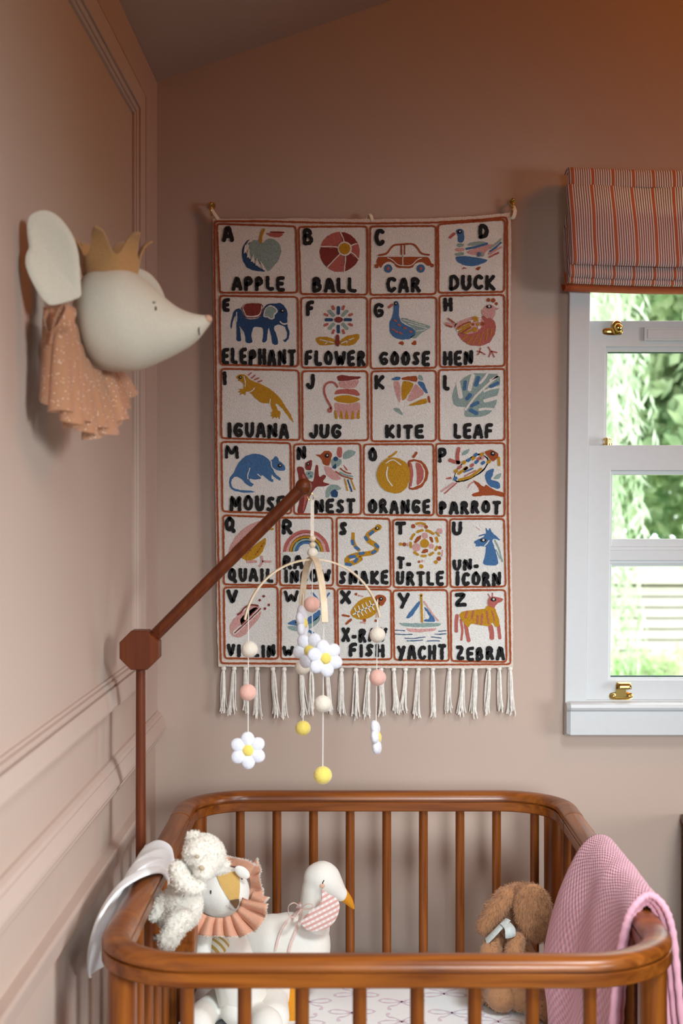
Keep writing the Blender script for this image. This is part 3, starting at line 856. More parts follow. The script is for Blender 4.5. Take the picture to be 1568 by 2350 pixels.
for a in [('A',510,537,519,556),('APPLE',532,655,634,668),('B',694.5,720,524,562),('BALL',716,820,636,671,8.6,1),('E',510,529,685,716),('ELEPHANT',508.6,680,799,837,8.6,3),
          ('F',702,722,691,726),('FLOWER',699,840,804,840,8.6,1),('C',859,883,525,564),('CAR',886,967,636,672),('D',1098,1122,514,548),('DUCK',1030,1138,632,668,8.6,-2),
          ('G',856,882,695,730),('GOOSE',870,988,806,840,8.6),('H',1017,1040,683,715),('HEN',1016,1087,805,839,8.6,-2),('I',512,520,852,884),('IGUANA',521,664,969,1005,8.6,2),
          ('J',702.5,723,858,895),('JUG',709,785,973,1007),('M',515,549,1020,1053,7.8),('MOUSE',527,656,1136,1174,8.6,2),('N',680,704,1023,1056),('NEST',720,817,1145,1179),
          ('K',858.6,884,861,894),('KITE',883,974,975,1007),('L',1016,1033,861,896),('LEAF',1040,1133,972,1007),('O',844.5,867,1027,1061),('ORANGE',844,989,1145,1179),
          ('P',1004.5,1027,1027,1063),('PARROT',1007,1151,1149,1180),('Q',515,542,1186,1222),('QUAIL',522,629,1303,1336,8.2),('R',646,672,1192,1227),('RA',648,697,1274,1307),
          ('INBOW',651,760,1307,1338,8.2),('S',778,798,1197,1230),('SNAKE',777,893,1309,1341,8.4),('V',520,547,1353,1387),('VIOLIN',521,633,1478,1508,8.2),('W',651,687,1355,1384,7.6),
          ('WHALE',648.5,767,1483,1509,7.8),('X',780.5,806,1355,1386),('X-RAY',783.5,890,1441,1474,8.2),('FISH',800,884,1477,1508,8.2),('T',906,933,1198,1227),('T-',910.5,945,1279,1307),
          ('URTLE',908,1020,1310.6,1344,8.2),('U',1036,1062,1197,1229),('UN-',1038.5,1100,1283,1311,8),('ICORN',1044.5,1151,1311,1345,8.2),('Y',912.5,941,1360,1397),('YACHT',911,1025,1480,1515,8.2),
          ('Z',1042,1072,1361.5,1392),('ZEBRA',1045,1160,1483,1516,8.4)]:
    word(*a)

# pictures of the alphabet; coordinates are read in enlarged cut-outs k of the photograph
CUT = {1: (480, 450, 4.1263), 2: (840, 450, 4.1263), 3: (480, 830, 4.1263), 4: (830, 830, 4.1263), 5: (480, 1170, 4.1263), 6: (830, 1170, 4.1263), 7: (500, 1080, 3.7333)}
cut = 1
def cv(pts): ox, oy, s = CUT[cut]; return [(ox + x / s, oy + y / s) for x, y in pts]
def F(mat, *pts, lvl=1, soft=True): poly(cv(pts), mat, lvl, soft=soft)
def S(mat, w, *pts, lvl=2): stroke(cv(pts), w / CUT[cut][2], mat, lvl, wob=0.35)
def O(mat, x, y, r, ry=None, lvl=2):
    (X, Y), s = cv([(x, y)])[0], CUT[cut][2]
    circ(X, Y, r / s, mat, lvl, None if ry is None else ry / s)
def eye(x, y, r, ry=None, l=3): O(BLACK, x, y, r, ry, l); O(GREY, x + 2, y - 2, r * 0.38, None, l + 1)

# apple
F(NAVY,(395,405),(345,435),(315,490),(308,560),(325,620),(360,680),(430,710),(545,716),(500,690),(440,650),(390,600),(345,540),(335,500),(355,450))
F(SAGE,(385,450),(430,408),(470,440),(520,445),(540,410),(600,402),(655,435),(685,490),(680,560),(650,620),(610,665),(575,712),(545,712),(505,630),(490,655),(455,600),(440,625),(420,560),(395,585),(375,510))
for a, b in (((345,470),(335,540)),((380,510),(365,580)),((420,560),(400,620)),((455,595),(445,655)),((490,625),(520,700))): S(CREAM, 11, a, b, lvl=3)
S(SAGE, 26, (385,455), (470,430), lvl=2); S(MUS, 24, (520,318),(497,350),(490,440), lvl=3)
F(CORAL,(530,350),(600,350),(708,350),(690,380),(640,396),(580,382)); S(DRED, 14, (585,342),(708,345))
# ball
cxb, cyb = 1285, 500
bp = [(1245,343),(1400,450),(1425,610),(1280,722),(1122,672),(1045,480)]
def arcpts(a, b, n=6):
    a0 = math.atan2(a[1]-530, a[0]-1238); b0 = math.atan2(b[1]-530, b[0]-1238)
    if b0 < a0: b0 += 2 * PI
    return [(1238 + 190*math.cos(a0+(b0-a0)*i/n), 530 + 190*math.sin(a0+(b0-a0)*i/n)) for i in range(n+1)]
for i in range(6):
    F([DRED,CORAL,DRED,CORAL,DRED,CORAL][i], (cxb,cyb), *arcpts(bp[i], bp[(i+1)%6]), soft=False)
for b_ in bp: S(CREAM, 10, (cxb,cyb), ((cxb+b_[0])/2+12, (cyb+b_[1])/2-12), b_, lvl=2)
O(CREAM, cxb, cyb, 68, lvl=3); O(MUS, cxb, cyb, 54, lvl=4)
# elephant
F(NAVY,(240,1075),(300,1060),(345,1170),(480,1165),(530,1025),(640,1015),(690,1015),(735,1070),(745,1130),(740,1180),(745,1240),(765,1290),(755,1350),(725,1385),(695,1365),(735,1350),(740,1300),(720,1235),(690,1225),(650,1215),(610,1240),(640,1320),(660,1400),(630,1410),(600,1400),(590,1320),(565,1235),(555,1300),(545,1380),(500,1390),(515,1320),(515,1245),(420,1235),(400,1310),(415,1385),(380,1395),(345,1385),(340,1310),(290,1230),(300,1310),(305,1375),(260,1375),(262,1300),(262,1200),(255,1120),(225,1180),(215,1260),(203,1255),(210,1170))
F(DRED,(300,1055),(355,1018),(520,1018),(490,1155),(345,1160),(325,1110),lvl=2); F(CREAM,(312,1055),(355,1018),(512,1018),(485,1146),(348,1150),(335,1110),lvl=3); F(DRED,(322,1052),(358,1016),(505,1016),(478,1134),(352,1138),(342,1100),lvl=4)
F(CREAM,(528,1062),(580,1030),(630,1052),(658,1092),(620,1125),(622,1158),(590,1172),(556,1152),(510,1148),lvl=2); F(SAGE,(540,1064),(580,1042),(622,1062),(645,1090),(608,1120),(612,1150),(590,1160),(560,1140),(522,1140),lvl=3)
eye(695,1088,20); S(CREAM, 14, (675,1190),(702,1226),(740,1212),(770,1192)); S(CREAM,8,(262,1100),(262,1190)); S(CREAM,8,(290,1240),(330,1300))
# flower
for k in range(8):
    a = k * PI / 4 - PI / 2; ca, sa = math.cos(a), math.sin(a)
    S([NAVY, SAGE][k % 2], 30, (1225+62*ca, 1172+58*sa), (1225+118*ca, 1172+118*sa))
    a += PI / 8; ca, sa = math.cos(a), math.sin(a)
    S(CORAL, 24, (1225+112*ca, 1172+108*sa), (1225+140*ca, 1172+138*sa))
O(DRED, 1228, 1172, 40, 27); F(DRED,(1196,1312),(1234,1312),(1238,1425),(1198,1425),lvl=3)
F(MUS,(1000,1350),(1060,1330),(1150,1338),(1200,1370),(1195,1405),(1110,1416),(1040,1412)); F(MUS,(1236,1370),(1300,1325),(1422,1300),(1425,1350),(1370,1410),(1300,1418),(1238,1412))
S(CREAM,9,(1050,1360),(1185,1392),lvl=3); S(CREAM,9,(1250,1395),(1370,1345),lvl=3); S(CREAM,7,(1100,1400),(1130,1375),lvl=3); S(CREAM,7,(1300,1395),(1320,1360),lvl=3)
cut = 2
# car
S(RUST,16,(120,562),(200,552),(255,465),(345,458),(450,450),(490,490),(520,548),(600,558)); S(RUST,14,(336,470),(336,552)); S(RUST,14,(366,470),(366,552))
F(RUST,(100,600),(125,572),(350,566),(590,570),(615,620),(622,648),(600,662),(565,652),(545,628),(500,624),(465,645),(440,684),(295,684),(268,640),(230,620),(190,628),(165,645),(145,684),(120,660),(100,640))
S(CREAM,8,(105,572),(605,572)); S(CREAM,8,(205,585),(250,600),(305,660),(440,660),(480,600),(530,588)); S(CREAM,8,(350,462),(350,656))
O(RUST,102,665,20); O(RUST,627,658,18)
for x in (212, 520): O(BLUE,x,687,39); O(CORAL,x,687,16,lvl=3)
# duck
F(BLUE,(848,325),(890,305),(930,325),(932,440),(868,440),(872,380)); S(CORAL,26,(797,393),(838,357)); eye(888,340,20)
F(SAGE,(860,452),(930,448),(926,482),(864,484)); F(PINK,(840,498),(930,490),(935,522),(848,526)); F(SAGE,(838,540),(930,530),(930,562),(845,570))
F(BLUE,(843,576),(930,565),(1040,582),(1165,602),(1110,642),(1010,666),(920,656),(862,622))
F(SAGE,(945,468),(1000,435),(1100,426),(1150,446),(1040,474)); S(BLUE,20,(950,500),(1040,485),(1148,450)); F(PINK,(945,525),(1190,448),(1210,480),(1130,530),(1120,570),(1050,562),(975,548))
S(BLUE,16,(1175,525),(1230,490),(1280,440)); S(SAGE,16,(1180,490),(1240,450),(1280,410)); S(PINK,18,(1170,548),(1285,484)); S(CORAL,16,(1170,578),(1255,537)); S(BLUE,26,(1068,540),(1066,566),lvl=3); S(SAGE,24,(1100,540),(1104,566),lvl=3)
F(RUST,(900,695),(930,670),(960,690),(930,688)); F(RUST,(1030,695),(1060,670),(1092,670),(1068,705))
# goose
F(BLUE,(266,995),(300,993),(318,1040),(312,1130),(330,1190),(400,1230),(460,1260),(472,1310),(420,1352),(350,1362),(270,1342),(225,1290),(220,1200),(250,1140),(262,1060)); S(CORAL,24,(217,1055),(250,1030)); eye(283,1020,17)
for x, y in ((280,1180),(315,1220),(370,1250),(260,1265),(330,1300),(425,1285),(290,1285)): S(CORAL,16,(x-10,y-4),(x+10,y+6),lvl=3)
F(SAGE,(325,1155),(400,1160),(480,1185),(540,1210),(625,1235),(570,1270),(520,1300),(480,1348),(405,1346),(470,1310),(470,1260),(400,1220),(350,1190))
for a in (((350,1172),(560,1232)),((400,1205),(580,1255)),((480,1280),(560,1268)),((400,1165),(520,1205))): S(CREAM,7,*a,lvl=3)
F(RUST,(298,1395),(340,1373),(360,1385),(352,1418)); F(RUST,(423,1400),(462,1366),(480,1380),(476,1418))
# hen
F(CORAL,(1090,1120),(1200,1160),(1232,1210),(1227,1300),(1180,1385),(1100,1422),(980,1416),(900,1362),(858,1288),(960,1310),(1060,1270),(1105,1230)); F(PINK,(1088,1095),(1130,1040),(1180,1023),(1222,1050),(1226,1125),(1195,1172),(1175,1140),(1150,1165),(1110,1130),lvl=2)
O(RUST,1160,985,18); O(RUST,1205,988,21); O(RUST,1236,1020,14); F(PINK,(1224,1056),(1268,1064),(1228,1084),lvl=2); eye(1165,1048,28,17)
F(PINK,(828,1222),(900,1180),(1000,1145),(1090,1150),(1125,1190),(1100,1240),(1050,1290),(960,1312),(868,1282),lvl=2)
S(CREAM,16,(865,1275),(1000,1180),(1090,1160),lvl=3)
for a in (((872,1262),(990,1207)),((882,1286),(985,1232)),((935,1300),(1000,1272))): S(MUS,16,*a,lvl=4)
for a in (((870,1246),(930,1212),(990,1192)),((908,1296),(960,1262),(992,1245))): S(RUST,12,*a,lvl=4)
for x, y, r, c in ((1035,1165,25,MUS),(1060,1215,14,MUS),(1030,1265,22,MUS),(1105,1210,18,RUST),(1015,1215,12,RUST),(1072,1245,14,CREAM),(1075,1185,12,CREAM)): O(c,x,y,r,lvl=4)
S(PINK,26,(755,1205),(840,1230)); S(PINK,22,(780,1165),(850,1215)); S(RUST,13,(780,1160),(835,1200),lvl=3); S(RUST,13,(758,1222),(815,1242),lvl=3)
for a in (((1085,1440),(1092,1480),(1060,1502)),((1092,1480),(1128,1500)),((1055,1468),(1092,1480)),((1160,1430),(1190,1470),(1165,1522)),((1190,1470),(1240,1482)),((1190,1470),(1215,1525))): S(CORAL,13,*a)
for a in (((960,1325),(915,1362)),((1010,1330),(960,1400)),((1060,1310),(1010,1400)),((1110,1290),(1070,1400)),((1150,1260),(1140,1360)),((1190,1260),(1180,1330))): S(MUS,9,*a)
cut = 3
# iguana
F(MUS,(248,150),(290,118),(342,124),(400,180),(480,205),(560,245),(620,290),(680,350),(720,420),(770,490),(810,590),(758,530),(700,450),(650,400),(625,395),(640,430),(650,458),(682,480),(668,555),(650,515),(640,545),(622,520),(600,545),(600,515),(572,520),(600,495),(570,485),(605,475),(585,420),(580,395),(500,395),(440,350),(400,300),(350,285),(345,325),(318,300),(290,320),(300,290),(270,290),(300,270),(268,255),(325,262),(330,215),(300,185),(265,182),(280,168))
S(CREAM,9,(330,140),(348,190),(340,235)); S(CREAM,10,(430,250),(405,290),(350,290)); S(CREAM,9,(580,355),(575,400))
for a in (((372,130),(400,105)),((402,155),(436,130)),((432,172),(472,155)),((465,192),(502,180))): S(CORAL,12,*a)
eye(297,150,16)
# jug
F(DRED,(1213,140),(1250,122),(1330,140),(1437,138),(1437,160),(1330,178),(1240,188),(1213,168)); F(PINK,(1220,190),(1330,182),(1432,168),(1390,252),(1240,252)); F(CORAL,(1178,312),(1215,260),(1400,258),(1442,332),(1300,302)); F(MUS,(1172,347),(1240,320),(1320,315),(1445,350),(1380,387),(1300,397),(1220,382)); F(PINK,(1172,378),(1300,407),(1444,378),(1420,547),(1225,547))
for x in (1205,1255,1305,1360,1412): F(MUS,(x-18,545),(x-2+(x-1305)*0.12,438),(x+20,545),lvl=2)
S(CORAL,20,(1215,240),(1200,200),(1140,185),(1090,230),(1090,300),(1120,370),(1160,430),(1165,480),(1135,492),(1115,462),(1150,440))
# mouse
F(BLUE,(300,930),(350,890),(430,870),(500,880),(560,920),(585,960),(590,930),(610,920),(630,893),(655,910),(660,940),(700,965),(725,1000),(715,1037),(660,1030),(600,1012),(625,1062),(685,1105),(668,1130),(630,1100),(580,1065),(607,1110),(605,1147),(560,1122),(500,1065),(490,1112),(430,1117),(375,1105),(392,1140),(427,1162),(400,1187),(350,1162),(310,1110),(255,1085),(218,1110),(205,1150),(228,1200),(300,1218),(425,1225),(430,1242),(300,1238),(216,1217),(187,1160),(198,1090),(240,1050),(260,990))
eye(672,985,19); S(CREAM,9,(590,945),(585,1005),(640,1032)); S(CREAM,9,(388,1008),(375,1060),(345,1085),(370,1110)); S(CREAM,9,(460,1065),(500,1100)); S(CREAM,9,(600,1075),(570,1085),(600,1110))
# nest
F(DRED,(825,1000),(890,990),(915,1080),(950,1130),(990,1140),(1000,1060),(1010,975),(1035,980),(1042,1100),(1090,1065),(1112,1090),(1070,1140),(1155,1160),(1090,1182),(1020,1182),(980,1230),(940,1300),(900,1440),(832,1440),(858,1300),(858,1180),(850,1100)); F(CORAL,(880,1060),(905,1070),(940,1200),(920,1330),(900,1420),(885,1420),(905,1280),(890,1150),lvl=2)
F(DRED,(908,960),(945,940),(978,928),(972,1000),(962,1032),(913,1022),lvl=2); eye(938,970,15); F(SAGE,(913,1036),(992,1036),(986,1102),(935,1112),lvl=2); O(NAVY,945,1060,8,lvl=3); O(NAVY,965,1085,8,lvl=3)
F(RUST,(1000,880),(1060,880),(1090,845),(1140,843),(1172,880),(1152,930),(1140,988),(1080,975),(1060,912)); eye(1118,890,21); F(PINK,(1083,988),(1140,992),(1190,1040),(1265,1112),(1180,1128),(1110,1072)); F(SAGE,(1148,940),(1190,905),(1260,925),(1250,972),(1200,1012),(1160,982)); O(NAVY,1200,920,22); F(NAVY,(1162,1005),(1200,955),(1208,1018),lvl=2)
S(RUST,12,(1200,1040),(1260,1085),(1360,1110)); S(RUST,12,(1245,1010),(1280,1045),(1342,1060)); F(CORAL,(1268,965),(1322,1035),(1288,1022)); S(SAGE,16,(1240,1048),(1300,1078),(1360,1088)); S(MUS,13,(1285,1110),(1312,1220)); S(NAVY,15,(1315,1120),(1352,1228)); S(MUS,13,(1345,1118),(1382,1212))
F(CORAL,(1213,808),(1262,808),(1258,912),(1213,905)); F(SAGE,(1263,920),(1275,860),(1320,833),(1392,848),(1380,882),(1320,922)); F(SAGE,(1102,1288),(1108,1210),(1150,1163),(1222,1168),(1260,1207),(1200,1222),(1152,1240),(1140,1284)); F(NAVY,(1148,1240),(1190,1203),(1222,1235),(1216,1288),(1162,1282),lvl=2)
cut = 4
# kite
F(BLUE,(288,160),(330,142),(372,145),(366,176),(288,176)); F(RUST,(380,148),(520,130),(532,165),(522,196),(450,180),(380,173)); F(SAGE,(532,128),(570,126),(588,182),(540,172)); F(BLUE,(526,202),(542,185),(592,195),(630,300),(615,304)); F(PINK,(290,186),(366,183),(371,387),(350,382)); F(MUS,(378,180),(450,186),(506,212),(380,407)); F(PINK,(507,214),(522,214),(614,310),(412,398)); F(MUS,(405,426),(617,336),(628,402)); F(RUST,(620,335),(642,318),(657,385),(636,394)); F(SAGE,(288,442),(350,438),(386,480),(394,512),(345,487))
# leaf
F(SAGE,(858,330),(885,230),(930,185),(990,138),(1060,108),(1140,108),(1220,112),(1305,118),(1315,190),(1302,280),(1275,350),(1285,385),(1240,472),(1150,524),(990,528),(968,500),(1000,430),(960,428),(880,422))
for w, *a in ((20,(985,455),(1080,325),(1200,212),(1310,120)),(42,(915,205),(922,260),(938,335)),(38,(1055,130),(1035,200),(1022,268)),(22,(1195,108),(1165,160),(1120,205)),(22,(1160,280),(1220,255),(1310,240)),(34,(1165,372),(1215,360),(1290,338)),(24,(1115,455),(1170,445),(1255,452)),(16,(1215,175),(1290,140))): S(CREAM,w,*a,lvl=2)
for w, *a in ((28,(985,190),(976,262)),(36,(1107,150),(1085,222)),(30,(1225,238),(1292,202)),(36,(1000,352),(1030,314)),(34,(1042,418),(1102,388)),(34,(1032,458),(1092,490))): S(BLUE,w,*a,lvl=3)
# orange
F(RUST,(430,935),(490,923),(560,933),(612,980),(637,1050),(622,1120),(572,1192),(500,1217),(438,1207),(460,1110)); F(CREAM,(450,953),(500,943),(568,963),(608,1050),(580,1150),(500,1192),(452,1197),(465,1100),lvl=2); F(CORAL,(450,960),(475,955),(492,1060),(477,1182),(452,1187),(462,1100),lvl=3); F(CORAL,(508,950),(558,965),(594,1040),(580,1130),(518,1182),(526,1060),lvl=3); S(RUST,24,(492,903),(520,862))
F(MUS,(138,1080),(158,1000),(200,940),(260,910),(340,910),(420,950),(457,1020),(462,1110),(430,1192),(380,1237),(310,1249),(230,1227),(168,1170),lvl=3)
S(CREAM,12,(248,998),(232,1070),(252,1132),(290,1176),lvl=4); S(MUS,18,(258,905),(300,885),(332,852)); S(CREAM,10,(232,962),(295,918),(372,977),lvl=4)
# parrot
F(PINK,(870,1120),(890,1020),(1000,920),(1130,860),(1220,930),(1160,1040),(1000,1130),(900,1145),lvl=0); F(CREAM,(882,1112),(900,1025),(1005,930),(1130,872),(1205,935),(1150,1030),(1000,1118),(910,1130))
F(RUST,(1158,850),(1230,832),(1287,860),(1302,900),(1245,952),(1190,892),lvl=3); eye(1242,870,22,l=4); S(MUS,26,(1298,910),(1302,980))
for x, y, c in ((1140,878,MUS),(1080,882,BLUE),(1060,915,MUS),(1112,918,CORAL),(1015,932,BLUE),(970,955,MUS),(1088,950,BLUE),(1150,958,BLUE),(1205,948,MUS),(1145,912,PINK),(1045,982,CORAL),(930,1000,CORAL),(985,1010,MUS),(895,1035,MUS),(888,1108,BLUE)): S(c,30,(x-8,y+7),(x+8,y-7),lvl=3)
S(MUS,26,(920,1060),(1000,1005),lvl=3); S(BLUE,14,(972,1046),(1055,1010),lvl=4); S(CORAL,10,(975,1085),(1080,1030),lvl=4); S(MUS,24,(925,1120),(1030,1093),(1132,1015),lvl=3)
F(CORAL,(783,1110),(850,1084),(857,1116)); S(PINK,18,(758,1228),(870,1148)); S(CORAL,14,(788,1247),(900,1148))
S(CORAL,34,(835,932),(880,952),(925,955)); S(CORAL,36,(920,822),(902,900),(915,960)); F(SAGE,(943,892),(958,850),(1032,818),(1010,872)); F(RUST,(1048,1118),(1100,1140),(1160,1190),(1180,1158),(1240,1210),(1355,1240),(1355,1286),(1240,1262),(1050,1280),(1042,1250),(1130,1230)); F(BLUE,(1162,1080),(1190,1030),(1262,1008),(1240,1080),(1220,1120),(1312,1138),(1312,1212),(1200,1180)); F(SAGE,(1238,1112),(1280,1070),(1328,1048),(1310,1112)); S(PINK,14,(1060,1140),(1012,1160),(1010,1192))
cut = 5
# quail
F(PINK,(178,410),(200,340),(260,240),(350,160),(450,110),(525,92),(560,120),(540,200),(440,300),(330,400),(240,430),(200,435))
for k in range(11): x = 215 + k * 27; y = 385 - k * 26; S(CORAL, 13, (x, y), (x + 14, y - 22)); S(CORAL, 11, (x + 40, y + 8), (x + 52, y - 16))
F(MUS,(300,440),(400,360),(545,250),(532,340),(492,422),(420,474),(360,484),(320,465)); S(MUS,20,(575,182),(606,182))
for k in range(14): x = 350 + (k * 37) % 170; y = 440 - (k * 53) % 120; S(RUST, 7, (x, y), (x + 8, y - 14))
S(PINK,26,(365,490),(445,490)); S(PINK,22,(497,440),(512,500),(480,532)); S(PINK,20,(510,488),(582,490))
# rainbow
for r_, c in ((206,CORAL),(176,PINK),(148,MUS),(122,SAGE),(94,BLUE)):
    S(c, 31, *[(922 + r_ * math.cos(PI - PI * i / 16), 392 - r_ * 0.93 * math.sin(PI * i / 16)) for i in range(17)], lvl=1)
F(CREAM,(690,398),(830,398),(870,360),(930,350),(1010,398),(1150,398),(1150,425),(690,425),lvl=3)
# violin
F(PINK,(192,1100),(230,1030),(290,990),(370,930),(440,890),(492,930),(492,1000),(440,1070),(380,1130),(350,1182),(270,1217),(208,1190)); F(CORAL,(285,1040),(370,960),(440,915),(470,940),(390,1050),(320,1110),lvl=1)
S(CREAM,34,(240,1165),(490,935),lvl=2); S(DRED,12,(243,1165),(360,1060),(490,935),lvl=3); S(DRED,10,(308,1088),(462,930),lvl=3); S(DRED,16,(272,992),(308,985),(322,930),(400,893),(465,908),lvl=3)
for x, y in ((518,818),(480,855),(567,900),(530,935)): O(DRED,x,y,12)
# whale
F(BLUE,(728,1082),(800,1040),(900,1045),(1000,980),(1052,938),(1062,1000),(960,1082),(840,1102)); F(SAGE,(732,1100),(850,1100),(960,1080),(1058,988),(1042,1070),(950,1132),(830,1152),(760,1132)); S(BLUE,16,(1045,920),(1035,850),(978,785)); S(BLUE,16,(1045,900),(1110,830),(1140,788)); S(BLUE,22,(935,1138),(1005,1182)); O(BLACK,825,1062,10,lvl=3)
cut = 7
# snake
body = [(1375,490),(1310,530),(1268,560),(1290,605),(1350,630),(1375,660),(1345,700),(1260,715),(1180,722),(1115,745),(1095,780),(1130,800),(1180,785),(1225,752)]
S(MUS,42,*body,lvl=1); S(MUS,30,(1160,540),(1158,610),(1180,655),(1212,680),lvl=1); O(MUS,1378,486,26,lvl=2)
for a in (((1330,522),(1305,545)),((1265,570),(1280,592)),((1352,632),(1374,655)),((1350,690),(1325,705)),((1250,706),(1215,712)),((1175,734),(1130,738)),((1100,800),(1140,806)),((1195,755),(1175,780)),((1152,600),(1160,630)),((1180,655),(1205,670))): S(BLUE,26,*a,lvl=2)
eye(1366,494,18,13)
# x-ray fish
F(MUS,(1128,1222),(1180,1140),(1250,1090),(1340,1073),(1392,1140),(1382,1202),(1320,1252),(1240,1283),(1170,1262)); F(RUST,(1338,1075),(1400,1058),(1452,1090),(1422,1152),(1388,1162)); eye(1398,1098,16)
S(CREAM,12,(1160,1232),(1370,1130),lvl=3)
for k in range(6):
    x, y = 1190 + k * 32, 1218 - k * 15.5
    S(CREAM,9,(x,y),(x-18,y-42),lvl=3); S(CREAM,9,(x,y),(x+22,y+36),lvl=3)
S(RUST,16,(1070,1238),(1125,1248)); S(RUST,20,(1142,1275),(1102,1312)); O(RUST,1185,1058,12); O(RUST,1258,1282,14); O(RUST,1355,1286,12); S(PINK,12,(1205,1068),(1245,1078)); S(PINK,14,(1365,1225),(1360,1255)); S(PINK,14,(1225,1300),(1265,1305))
cut = 6
# turtle
O(MUS,598,318,42); F(RUST,(493,312),(520,260),(567,233),(560,280),(520,312)); F(RUST,(638,250),(675,258),(682,318),(650,300)); F(RUST,(558,412),(590,368),(637,375),(620,408)); O(PINK,520,355,40,lvl=1); O(PINK,600,245,30,lvl=1); O(PINK,660,345,26,lvl=1)
for a0, a1 in ((-30,-2),(12,36),(44,70),(78,104),(112,140),(158,186),(194,228),(236,268),(276,318)):
    S(MUS,24,*[(592 + 128*math.cos(math.radians(a)), 315 + 122*math.sin(math.radians(a))) for a in np.linspace(a0 + 4, a1 - 4, 5)])
S(MUS,22,(520,132),(560,120),(602,138)); O(RUST,490,155,20); O(RUST,612,162,18); S(PINK,18,(545,150),(585,152)); O(PINK,740,202,28); S(MUS,16,(703,213),(735,247)); O(RUST,405,328,19); O(MUS,370,325,16); S(PINK,16,(435,318),(440,338)); O(RUST,742,358,17); O(MUS,735,412,15); O(RUST,733,462,21); O(MUS,705,495,18); S(PINK,12,(768,380),(760,440)); O(RUST,545,492,12); O(MUS,567,535,20); O(PINK,575,485,12)
# unicorn
F(BLUE,(1060,310),(1090,285),(1140,265),(1180,235),(1173,160),(1200,205),(1217,165),(1237,215),(1290,260),(1320,292),(1250,270),(1235,290),(1262,360),(1282,440),(1303,527),(1143,527),(1170,430),(1182,345),(1130,345),(1075,348),(1085,325)); eye(1152,288,30,16); S(SAGE,16,(1262,290),(1300,360),(1332,490),lvl=1); S(SAGE,12,(1275,380),(1312,462),lvl=1); S(CREAM,9,(1208,290),(1195,325),(1165,342)); S(BLUE,11,(1115,247),(1170,232)); S(PINK,5,(1085,165),(1125,195),lvl=1)
# yacht
F(BLUE,(548,852),(556,890),(470,1022),(412,1027),(470,950)); F(BLUE,(588,918),(612,925),(705,1047),(685,1062),(588,1057),(592,1040),(648,1033)); F(CREAM,(600,960),(612,960),(650,1025),(598,1035),lvl=2); S(MUS,20,(565,815),(574,1060),lvl=3); O(MUS,566,806,14,lvl=3); S(PINK,14,(592,868),(660,970),(727,1050)); F(SAGE,(345,1066),(420,1074),(762,1070),(740,1102),(600,1112),(400,1106)); F(PINK,(408,1120),(560,1128),(722,1118),(690,1147),(560,1162),(460,1157))
for a in (((320,1140),(360,1138),(410,1145)),((315,1175),(400,1182),(480,1178)),((410,1215),(500,1218),(602,1203)),((430,1240),(500,1240),(580,1232)),((695,1175),(740,1180),(800,1173)),((660,1203),(755,1213)),((620,1243),(680,1236),(740,1242)),((730,1150),(800,1143))): S(NAVY,8,*a)
# zebra
for w, *a in ((34,(905,1000),(895,1080),(898,1150)),(22,(940,1040),(957,1140),(945,1230)),(36,(985,1080),(1002,1180),(1015,1240)),(44,(1220,1100),(1235,1160),(1235,1215)),(30,(1295,1090),(1305,1160),(1310,1215))): S(CORAL,w,*a,lvl=1)
F(MUS,(920,992),(960,960),(1080,945),(1170,940),(1190,900),(1267,928),(1272,960),(1302,1030),(1307,1102),(1270,1112),(1240,1060),(1220,1102),(1120,1092),(1040,1072),(1010,1122),(960,1062),lvl=2); F(CORAL,(1193,905),(1193,850),(1215,822),(1280,823),(1338,838),(1338,862),(1290,882),(1270,902),(1258,932),(1225,915),lvl=3)
S(CORAL,10,(1200,795),(1215,828)); S(CORAL,10,(1240,788),(1240,825)); eye(1248,848,27,19,l=4)
for w, *a in ((18,(1000,960),(985,1020)),(16,(1060,955),(1045,1030)),(16,(1100,1000),(1095,1080)),(16,(1145,985),(1135,1085)),(14,(1185,960),(1205,1080)),(12,(1240,960),(1260,1050))): S(CORAL,w,*a,lvl=3)
# stitched swirls in the ground of the cloth
hang = thing('wall_hanging', 'cream tufted alphabet wall hanging with letters, pictures and a tasselled fringe', 'wall hanging', (*W(835, 1531)[:1], -0.01, W(835, 1531)[1]))
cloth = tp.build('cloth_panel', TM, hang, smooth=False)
# hanging loops
M['cotton'] = plain('cotton_tape', C(238, 226, 208), 0.9, noise_scale=300, bump=0.3)
def loop(pts, w):
    mb = MB(); P_ = catmull([Vector((W(x, y)[0], yy, W(x, y)[1])) for x, y, yy in pts], per=5)
    mb.tube(P_, w, 8, squash=(1.0, 0.35)); return mb.build('hanging_loop', M['cotton'], hang)
loop([(500, 506, -0.016), (490, 488, -0.018), (485, 476, -0.019), (488, 484, -0.024), (503, 505, -0.020)], 0.0045)
loop([(1166, 492, -0.016), (1176, 478, -0.018), (1177, 470, -0.019), (1182, 484, -0.026), (1178, 500, -0.024), (1170, 500, -0.02)], 0.0050)
loop([(840, 506, -0.016), (846, 494, -0.018), (848, 491, -0.020), (852, 496, -0.022), (856, 507, -0.020)], 0.0045)
